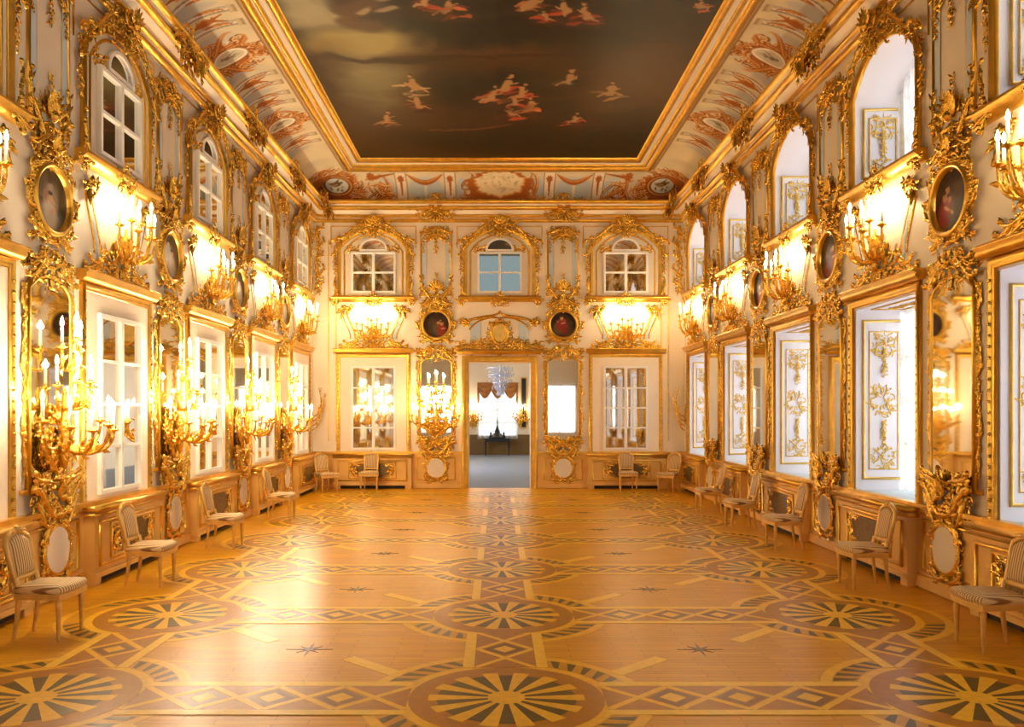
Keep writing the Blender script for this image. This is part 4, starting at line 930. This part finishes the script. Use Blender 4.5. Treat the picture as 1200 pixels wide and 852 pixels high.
# carvings above the lower windows
def overwindow(side, a, root):
    o = child(ME['over_carv'], 'garland_carving', root, side, a, 3.86, 0); link('scroll_bracket', ME['over_side'], o); link('blue_panel', ME['over_blue'], o)
for y in WIN_Y[2:]: overwindow('left', y, wall_left); overwindow('right', y, wall_right)
for x in BACK_W: overwindow('back', x, wall_back)

# ------------------------------------------------------------------ pier mirrors
ORDP = ['nearest', 'second', 'third', 'farthest']
def empty(name, loc, rz): return link(name, None, None, loc, rz)
def pier_mirror(side, a, label, group):
    o = tag(empty('pier_mirror', on_wall(side, a, 0, .0), RZ[side]), label, 'mirror', group)
    link('mirror_glass', ME['m_glass'], o); f = link('mirror_frame', ME['m_frame'], o)
    link('side_garland', ME['m_side'], f); link('side_garland', ME['m_side'], f, (0, 0, 0), 0, (-1, 1, 1))
    link('mirror_crest', ME['m_crest'], o); link('mirror_apron', ME['m_apron'], o, (0, -.06, 0)); c = link('cartouche_ring', ME['m_cart'], o, (0, -.04, 0)); link('cartouche_panel', ME['m_cartp'], c)
for i, y in enumerate(PIER_Y):
    pier_mirror('left', y, '%s tall gilt pier mirror along the left wall, behind a candelabrum' % ORDP[i], 'pier mirrors of the left wall')
    pier_mirror('right', y, '%s tall gilt pier mirror between the curtained windows of the right wall' % ORDP[i], 'pier mirrors of the right wall')
pier_mirror('back', BACK_P[0], 'gilt mirror left of the doorway, behind a candelabrum', 'mirrors beside the doorway')
pier_mirror('back', BACK_P[1], 'gilt mirror right of the doorway, clear of any candelabrum', 'mirrors beside the doorway')

# ------------------------------------------------------------------ round paintings
def round_painting(side, a, seed, label, group, pal):
    o = tag(empty('round_painting', on_wall(side, a, 4.36, 0), RZ[side]), label, 'painting', group)
    rr = np.linspace(0, .335, 26); th = np.linspace(0, 2 * pi, 73)
    R, T = np.meshgrid(rr, th); X = R * np.cos(T); Zz = R * np.sin(T)
    me = MB().grid(np.stack([X, np.full_like(X, -.035), Zz], -1)).mesh('canvas', 'canvas')
    rnd_ = random.Random(seed); cv = Canvas(X, Zz, pal[0]); cv.noise(9, 9, .3, seed); cv.ellipse(rnd_.uniform(-.1, .1), -.2, .3, .14, pal[1], .8, .6)
    for k in range(3):
        x = rnd_.uniform(-.15, .15); z = rnd_.uniform(-.1, .06); cv.ellipse(-x, -z, .12, .1, pal[1], .6, .8)
        cv.ellipse(x, z - .07, .13, .17, pal[2 + k % 2], .95, .5, rnd_.uniform(-.5, .5), .1, k); cv.ellipse(x + .01, z + .11, .045, .055, (196, 144, 92), 1, .5)
        cv.ellipse(x + .05, z - .02, .07, .02, (206, 150, 100), .95, .4, rnd_.uniform(-.8, .8)); cv.ellipse(x, z + .16, .045, .022, (70, 44, 22), 1, .4)
    cv.apply(me); link('canvas', me, o); f = link('round_frame', ME['o_frame'], o); link('frame_carving', ME['o_carv'], f); link('frame_crest', ME['o_crest'], f)
PAL_D = [(52, 36, 24), (84, 60, 34), (138, 48, 34), (96, 88, 56)]; PAL_L = [(86, 68, 44), (150, 140, 120), (188, 170, 140), (140, 74, 44)]
for i, y in enumerate(PIER_Y):
    round_painting('left', y, 100 + i, '%s round painting in a gilt frame high on the left wall' % ORDP[i], 'round paintings of the left wall', PAL_L)
    round_painting('right', y, 200 + i, '%s dark round painting in a gilt frame high on the right wall' % ORDP[i], 'round paintings of the right wall', PAL_D)
round_painting('back', BACK_P[0], 301, 'small dark round painting in a gilt frame, up left of the doorway', 'round paintings of the doorway wall', PAL_D)
round_painting('back', BACK_P[1], 302, 'small brown round painting in a gilt frame, up right of the doorway', 'round paintings of the doorway wall', PAL_D)

# ------------------------------------------------------------------ candle sconces and candelabra
ME['candle'] = MB().lathe([(0, 0), (.017, 0), (.016, .17), (.006, .178), (0, .178)], 8).mesh('candle', 'candle')
ME['flame'] = MB().lathe([(0, .0), (.015, .018), (.02, .045), (.013, .08), (0, .115)], 8).mesh('flame', 'flame')
ME['cup'] = MB().lathe([(0, -.05), (.012, -.05), (.02, -.03), (.055, -.015), (.06, 0), (.025, .002), (.024, .03), (0, .03)], 10).mesh('drip_pan', 'gold')
def bez(p0, p1, p2, p3, n=16):
    t = np.linspace(0, 1, n)[:, None]; p0, p1, p2, p3 = map(np.array, (p0, p1, p2, p3))
    return (1 - t) ** 3 * p0 + 3 * (1 - t) ** 2 * t * p1 + 3 * (1 - t) * t * t * p2 + t ** 3 * p3
def arm_mesh(u, w, z, drop, r=.02):
    P = bez((0, -.08, 0), (u * .45, -.08 - w * .35, -drop), (u * 1.02, -w, -drop * .8), (u, -w, z)); b = MB(); b.tube(P, taper(16, r, .7), 7)
    for j, s in ((5, 1), (9, -1), (12, 1)):
        t = P[j + 1] - P[j - 1]; a = atan2(t[2], t[0]); h = MB(); h.leaf((0, 0), a + s * .8, .12, .06, 0, s * .6, .4); b.merge(h, P[j][0], P[j][2], 1, P[j][1])
    c = bez(P[7], P[7] + np.array([u * .1, 0, .1]), P[7] + np.array([u * .25, -.03, .1]), P[7] + np.array([u * .2, -.02, .03]), 9); b.tube(c, np.linspace(.014, .008, 9), 6)
    return b.mesh('arm', 'gold')
def candle_lamp(w):
    l = bpy.data.lights.new('candle_light', 'POINT'); l.energy = w; l.color = CANDLE_RGB; l.shadow_soft_size = .03; return l
def sconce_proto(name, spec, plate, w_light):
    o = empty(name, (0, 0, 0), 0); link('backplate', plate, o)
    for u, w, z, drop, base in spec:
        a = link('arm', arm_mesh(u, w, z, drop), o, (0, 0, base)); link('drip_pan', ME['cup'], a, (u, -w, z + .03))
        c = link('candle', ME['candle'], o, (u, -w, base + z + .055)); link('flame', ME['flame'], c, (0, 0, .178))
        lo = bpy.data.objects.new('candle_light', w_light); COL.objects.link(lo); lo.parent = c; lo.location = (0, 0, .225)
    return o
b = cluster(.42, .5, 81, 18, .022, .13, .08); b.lathe([(0, -.2), (.03, -.2), (.05, -.1), (.025, 0), (.06, .12), (.09, .2), (.03, .26), (.02, .34), (0, .36)], 10, (0, -.1, .1))
b.xform(lambda v: v + np.array([0, 0, -.05])); plate_s = b.mesh('backplate', 'gold')
S5 = [(-.42, .2, .34, .02, 0), (-.25, .36, .30, .06, 0), (0, .42, .40, .1, 0), (.25, .36, .30, .06, 0), (.42, .2, .34, .02, 0), (-.12, .22, .46, .0, .0), (.12, .22, .46, .0, .0)]
sc0 = sconce_proto('wall_sconce', S5, plate_s, candle_lamp(CANDLE_W))
first = [True]
def put(proto, used, side, a, z, w, label, cat, group):
    o = proto if used[0] else copy_tree(proto); used[0] = False
    o.location = on_wall(side, a, z, w); o.rotation_euler = (0, 0, RZ[side]); return tag(o, label, cat, group)
for i, y in enumerate(WIN_Y[2:]):
    n = ORD[i + 2]
    put(sc0, first, 'left', y, 4.0, .02, '%s lit gilt sconce above the mirror casements of the left wall' % n, 'sconce', 'sconces of the left wall')
    put(sc0, first, 'right', y, 4.0, .02, '%s lit gilt sconce above the tall windows of the right wall' % n, 'sconce', 'sconces of the right wall')
put(sc0, first, 'back', BACK_W[0], 4.0, .02, 'lit gilt sconce on the doorway wall, left of the doorway', 'sconce', 'sconces of the doorway wall')
put(sc0, first, 'back', BACK_W[1], 4.0, .02, 'lit gilt sconce on the doorway wall, right of the doorway', 'sconce', 'sconces of the doorway wall')
b = cluster(.5, .7, 83, 26, .026, .16, .1); h = MB(); scroll(h, (.03, -.4), (.3, .0), 'S', 10, .04, .05, 1, True, 6, rn); h.mirror(); b.merge(h)
b.lathe([(0, -.3), (.03, -.28), (.06, -.15), (.03, 0), (.07, .15), (.03, .3), (.03, .55), (0, .6)], 10, (0, -.12, 0)); plate_g = b.mesh('backplate', 'gold')
S11 = [(-.62, .22, .2, .12, 0), (-.46, .42, .14, .16, 0), (-.24, .55, .1, .2, 0), (0, .6, .16, .22, 0), (.24, .55, .1, .2, 0), (.46, .42, .14, .16, 0), (.62, .22, .2, .12, 0),
       (-.38, .24, .2, .04, .38), (-.14, .34, .24, .06, .38), (.14, .34, .24, .06, .38), (.38, .24, .2, .04, .38), (-.2, .2, .22, .0, .78), (.2, .2, .22, .0, .78), (0, .26, .3, .0, .78)]
gi0 = sconce_proto('candelabrum', S11, plate_g, candle_lamp(CANDLE_BIG_W))
first = [True]
for i, y in enumerate(PIER_Y):
    put(gi0, first, 'left', y, 1.72, .06, '%s many-armed gilt candelabrum with lit candles on the left wall' % ORDP[i], 'candelabrum', 'candelabra before the left wall mirrors')
gb = put(gi0, first, 'back', BACK_P[0], 1.72, .06, 'gilt candelabrum before the mirror left of the doorway', 'candelabrum', 'candelabrum on the doorway wall')
dim = candle_lamp(2.0)
for c_ in gb.children_recursive:
    if c_.type == 'LIGHT': c_.data = dim
# small gilt branches in the far corners
def branch(side, a, label):
    o = tag(empty('gilt_branch', on_wall(side, a, 1.95, 0), RZ[side]), label, 'wall bracket', 'gilt branches in the far corners')
    b = cluster(.2, .5, 91, 12, .02, .12, .05); mk(b, 'backplate', 'gold', o)
    for k in range(4):
        P = bez((0, -.03, -.4 + .12 * k), (.02, -.15, -.4 + .12 * k), (.03, -.25 - .05 * k, -.2 + .1 * k), (.02, -.2 - .08 * (k % 3), .25 + .16 * k)); m_ = MB(); m_.tube(P, taper(16, .022, .4), 6)
        for j in (4, 8, 11, 14): m_.tube([P[j], P[j] + np.array([0, -.04, .05]), P[j] + np.array([0, -.03, .12])], [.018, .014, .004], 5)
        mk(m_, 'branch', 'gold', o)
branch('left', YB - .28, 'small gilt branch bracket in the far left corner'); branch('right', YB - .28, 'small gilt branch bracket in the far right corner')

# ------------------------------------------------------------------ doorway and its carvings
b = MB(); b.molding([(-DW, 0), (-DW, DH), (DW, DH), (DW, 0)], [(0, -.05), (0, .05), (.04, .08), (.07, .06), (.11, .12), (.16, .1), (.17, 0)], False)
b.molding([(-1.1, 3.62), (1.1, 3.62)], [(-.06, 0), (-.06, .08), (0, .14), (.04, .16), (.06, .1), (.06, 0)], False)
door = tag(mk(b, 'door_1', 'gold_mold', None, (XC, YB, 0)), kind='structure')
mk(MB().box(-DW, -DW + .02, 0, .45, 0, DH).box(DW - .02, DW, 0, .45, 0, DH).box(-DW, DW, 0, .45, DH - .02, DH), 'door_lining', 'plaster_warm', door, smooth=False)
h = MB(); scroll(h, (.0, 4.68), (.92, 4.42), 'S', 4, .045, .04, -1, True, 0); h.relief(cs((.0, 4.52), (.8, 4.22), 'C', 2, 16, -1), .025, .02)
h.flower((.9, 4.4), .13, .05); shell(h, (.92, 4.42), 0.4, .2, .04, 5); h.mirror(); mk(h, 'pediment_scroll', 'gold', door)
h = cluster(2.2, .36, 95, 50, .026, .17, .1); k_ = MB()
for q in range(4): scroll(k_, (.2 + .2 * q, .05 - .03 * q), (.55 + .2 * q, -.08), 'S', 11, .038, .05, 1 if q % 2 else -1, True, 5, rn)
k_.mirror(); h.merge(k_); h.xform(lambda v: v + np.array([0, 0, 3.82])); mk(h, 'overdoor_garland', 'gold', door)
h = MB(); h.relief(np.stack([.2 * np.cos(th), 4.12 + .27 * np.sin(th)], 1), .045, .08); k_ = MB(); garland(k_, [(.26 * cos(a), 4.12 + .33 * sin(a)) for a in np.linspace(-1.5, 1.5, 12)], .08, .15, 18, .06); scroll(k_, (.02, 4.46), (.26, 4.4), 'C', 11, .035, .08, 1, True, 4, rn); k_.mirror(); h.merge(k_); mk(h, 'cartouche', 'gold', door)
mk(slab([(.19 * -cos(a), 4.12 + .26 * sin(a)) for a in np.linspace(0, 2 * pi, 25)[:-1]], 0, .1), 'cartouche_shield', 'gold_pale', door, smooth=False)
mk(MB().box(-.78, -.5, -.02, 0, 3.75, 4.4).box(.5, .78, -.02, 0, 3.75, 4.4), 'blue_panel', 'blue', door, smooth=False)

# ------------------------------------------------------------------ chairs
def lathe_leg():
    return MB().lathe([(.012, 0), (.017, .01), (.013, .03), (.016, .05), (.026, .3), (.03, .33), (.022, .345), (.032, .36), (.032, .40)], 8)
def seat_outline(s=1.0):
    f = [(.25 * s * q, -.23 * s - .035 * s * (1 - q * q)) for q in np.linspace(-1, 1, 9)]
    return f + [(.205 * s, .20 * s), (-.205 * s, .20 * s)]
so = np.array(seat_outline())
so = np.vstack([np.linspace(a, b_, 4)[:-1] for a, b_ in zip(so, np.roll(so, -1, 0))])
def layer(pts, z): return [(x, y, z) for x, y in pts]
b = MB(); G = np.array([layer(so * a, z) for a, z in ((.9, .365), (1.0, .37), (1.0, .42), (.93, .425))]); b.grid(G, cv=True); ME['ch_rail'] = b.mesh('seat_rail', 'chairwood', False)
b = MB(); G = np.array([layer(so * a, z) for a, z in ((.96, .42), (1.0, .435), (1.01, .455), (.96, .48), (.8, .497), (.4, .507), (.02, .51))]); b.grid(G, cv=True); ME['ch_seat'] = b.mesh('seat', 'stripe')
ME['ch_leg'] = lathe_leg().mesh('leg', 'chairwood')
ME['ch_rleg'] = MB().tube([(0, .05, 0), (0, .025, .15), (0, 0, .36), (0, 0, .42), (0, .03, .56)], [.016, .02, .026, .028, .024], 8).mesh('leg', 'chairwood')
def back_outline(s, n=11):
    top = [(-.19 + .0, .86), (-.17, .90), (-.13, .915), (-.1, .94), (0, .965), (.1, .94), (.13, .915), (.17, .90), (.19, .86)]
    P = [(-.175, .535)] + top + [(.175, .535)]
    c = np.array([0, .75]); return [tuple(c + (np.array(p) - c) * s) for p in P]
b = MB(); b.molding(back_outline(.86), [(-.0, -.012), (0, .016), (.02, .026), (.045, .016), (.045, -.012), (0, -.012)])
b.dome((0, .975), .035, .015, .8); b.leaf((.02, .96), .0, .1, .04, .02); b.leaf((-.02, .96), pi, .1, .04, .02)
tilt = lambda v: np.stack([v[:, 0], v[:, 1] + .215 + (v[:, 2] - .5) * .2, v[:, 2]], 1)
b.xform(tilt); ME['ch_bfr'] = b.mesh('back_frame', 'chairwood')
P = np.array(back_outline(.86)); G = []
for s_, w in ((1, .0), (.97, .018), (.8, .03), (.4, .036), (.02, .037)):
    c = np.array([0, .75]); Q_ = c + (P - c) * s_; G.append([(u, -w, v) for u, v in Q_])
b = MB(); b.grid(np.array(G), cv=True); h = fan_poly(P, -.012); b.merge(h); b.xform(tilt); ME['ch_back'] = b.mesh('backrest', 'stripe')
b = MB()
for sg in (-1, 1): b.tube([(sg * .165, .21, .42), (sg * .165, .235, .5), (sg * .17, .245, .56)], [.024, .02, .02], 8)
ME['ch_post'] = b.mesh('back_post', 'chairwood')
def chair(x, y, rz, label):
    o = tag(empty('chair', (x, y, .001), rz), label, 'chair', 'gilt chairs along the walls')
    link('seat', ME['ch_seat'], o); link('seat_rail', ME['ch_rail'], o); link('backrest', ME['ch_back'], o); link('back_frame', ME['ch_bfr'], o); link('back_post', ME['ch_post'], o)
    for sg in (-1, 1): link('leg', ME['ch_leg'], o, (sg * .205, -.2, 0)); link('leg', ME['ch_rleg'], o, (sg * .165, .175, 0))
L_, R_ = pi / 2, -pi / 2                             # faces away from its wall
for y, n in ((7.65, 'nearest'), (9.9, 'second'), (12.6, 'third'), (15.9, 'fourth')): chair(-4.1, y, L_, '%s striped gilt chair along the left wall' % n)
for y, n in ((7.25, 'nearest'), (9.8, 'second'), (12.5, 'third'), (14.75, 'fourth'), (16.95, 'fifth')): chair(4.3, y, R_, '%s striped gilt chair along the right window wall' % n)
chair(-3.3, 21.75, 0, 'gilt chair against the doorway wall, under the left mirror casement')
chair(3.4, 21.75, 0, 'gilt chair against the doorway wall, under the right mirror casement')
chair(-4.35, 21.3, .7, 'gilt chair standing in the far left corner'); chair(4.4, 21.3, -.7, 'gilt chair standing in the far right corner')

# ------------------------------------------------------------------ the room beyond the doorway
YN = 39.5
fl = tag(mk(MB().box(-4, 4, YB + .05, YN + .2, -.1, 0), 'floor_beyond', 'carpet', smooth=False), kind='structure')
b = MB(); WX0, WX1, WZ0, WZ1 = -.85, .95, .9, 3.3
b.box(-4, WX0, YN, YN + .3, 0, 5); b.box(WX1, 4, YN, YN + .3, 0, 5); b.box(WX0, WX1, YN, YN + .3, 0, WZ0); b.box(WX0, WX1, YN, YN + .3, WZ1, 5); b.box(-4.1, -4, YB + .45, YN, 0, 5); b.box(4, 4.1, YB + .45, YN, 0, 5)
wb_ = tag(mk(b, 'wall_beyond', 'plaster_warm', smooth=False), kind='structure')
mk(MB().box(-4, WX0, YN - .04, YN, 0, .95).box(WX1, 4, YN - .04, YN, 0, .95).box(WX0, WX1, YN - .04, YN, 0, .9), 'dado_board', 'grille', wb_, smooth=False)
tag(mk(MB().box(-4, 4, YB + .45, YN + .3, 5, 5.2), 'ceiling_beyond', 'plaster', smooth=False), kind='structure')
b = MB(); b.box(WX0, WX1, YN + .1, YN + .16, WZ1 - .08, WZ1); b.box(-.0, .1, YN + .1, YN + .16, WZ0, WZ1)
for z in (1.5, 2.1, 2.7): b.box(WX0, WX1, YN + .1, YN + .16, z - .03, z + .03)
mk(b, 'casement', 'white', wb_, smooth=False)
area('daylight_and_fill', (.05, YN + .6, 2.1), (radians(-90), 0, 0), 1.8, 2.4, 9, (.80, .95, 1.0))
area('daylight_and_fill', (-3.9, 30, 2.4), (0, radians(-90), 0), 2.2, 6, 230, (.98, .97, 1.0))  # added fill light to brighten the room beyond; no window on this side
u = np.linspace(-.95, .95, 60)
G = np.array([[(x + .05, YN - .12 + .03 * sin(x * 26), z) for z in (.75, 1.4, 2.2, 2.9 + .22 * abs(sin(x * 3.3)))] for x in u])
tag(mk(MB().grid(G), 'curtain', 'sheer'), 'bright sheer curtain at the far end, seen through the doorway', 'curtain')
vo = tag(empty('valance', (.05, YN - .2, 3.0), 0), 'brown silk valance of three swags, seen through the doorway', 'valance')
for k in (-1, 0, 1):
    G = np.array([[(k * .6 + x, -.1 * sin(pi * (x + .32) / .64) * (1 - v) - .03 * sin(v * 20), .4 - v * (.35 + .4 * sin(pi * (x + .32) / .64))) for v in np.linspace(0, 1, 12)] for x in np.linspace(-.32, .32, 13)])
    mk(MB().grid(G), 'swag', 'valance', vo)
for sg in (-1, 1): mk(MB().grid(np.array([[(sg * (.86 + q * .1), .02 * sin(q * 12), .4 - z) for z in (0, .3, .6 + .2 * q, .9 + .15 * q)] for q in np.linspace(0, 1, 6)])), 'tail', 'valance', vo)
to = tag(empty('console_table', (.03, YN - .7, 0), 0), 'dark console table at the far end, seen through the doorway', 'table')
mk(MB().box(-.62, .62, -.22, .22, .74, .8), 'tabletop', 'bronze', to, smooth=False); mk(MB().box(-.56, .56, -.18, .18, .64, .74), 'apron', 'bronze', to, smooth=False)
for x in (-.54, .54):
    for y in (-.16, .16): mk(MB().tube([(x, y, 0), (x * 1.0, y, .3), (x, y, .66)], [.022, .03, .045], 8), 'leg', 'bronze', to)
co = tag(empty('mantel_clock', (.03, YN - .7, .801), 0), 'dark stepped ornament with a tall spire on the console table', 'clock')
mk(MB().lathe([(0, 0), (.34, 0), (.34, .05), (.28, .07), (.2, .2), (.13, .24), (.12, .34), (.08, .4), (.05, .5), (.02, .6), (.02, .8), (0, .95)], 12), 'body', 'bronze', co)
for sg in (-1, 1): mk(MB().lathe([(0, 0), (.09, 0), (.07, .12), (.03, .16), (.05, .22), (0, .3)], 10, (sg * .3, 0, 0)), 'finial', 'bronze', co)
ch = tag(empty('chandelier', (.14, 31, 2.9), 0), 'crystal chandelier hanging in the room beyond the doorway', 'chandelier')
mk(MB().tube([(0, 0, .9), (0, 0, 2.1)], .015, 6), 'chain', 'bronze', ch)
rc = random.Random(3)
for r, z in ((.5, .75), (.44, .5), (.3, .2), (.14, .0)):
    P = [(r * cos(a), r * sin(a), z) for a in np.linspace(0, 2 * pi, 25)]; mk(MB().tube(P, .012, 5), 'hoop', 'crystal', ch)
    b = MB()
    for k in range(int(40 + r * 260)):
        a = rc.uniform(0, 2 * pi); q = r * rc.uniform(.3, 1.03); zz = z - rc.uniform(-.05, .26); s_ = rc.uniform(.025, .05)
        b.lathe([(0, -s_ * 1.6), (s_ * .6, 0), (0, s_)], 5, (q * cos(a), q * sin(a), zz))
    tag(mk(b, 'crystal_drops', 'crystal', ch, smooth=False), kind='stuff')
mk(MB().lathe([(0, -.1), (.05, 0), (.03, .3), (.08, .5), (.03, .9), (0, .9)], 10), 'stem', 'crystal', ch)
po = tag(empty('tall_dark_panel', (1.28, YN - .05, 1.3), 0), 'tall narrow dark panel on the far wall, seen through the doorway', 'panel')
mk(MB().box(-.1, .1, -.04, 0, 0, 2.3), 'panel_face', 'bronze', po, smooth=False); mk(MB().molding(rect(-.1, .1, 0, 2.3), [(0, 0), (0, .06), (.04, .06), (.04, 0)]), 'panel_frame', 'gold_mold', po, smooth=False)
so0 = copy_tree(sc0); so0.location = (1.2, YN - .02, 1.6); so0.rotation_euler = (0, 0, 0); tag(so0, 'far lit sconce right of the sheer curtain, seen through the doorway', 'sconce', 'sconces of the room beyond')
so1 = copy_tree(sc0); so1.location = (-1.1, YN - .02, 1.6); so1.rotation_euler = (0, 0, 0); tag(so1, 'far lit sconce left of the sheer curtain, seen through the doorway', 'sconce', 'sconces of the room beyond')
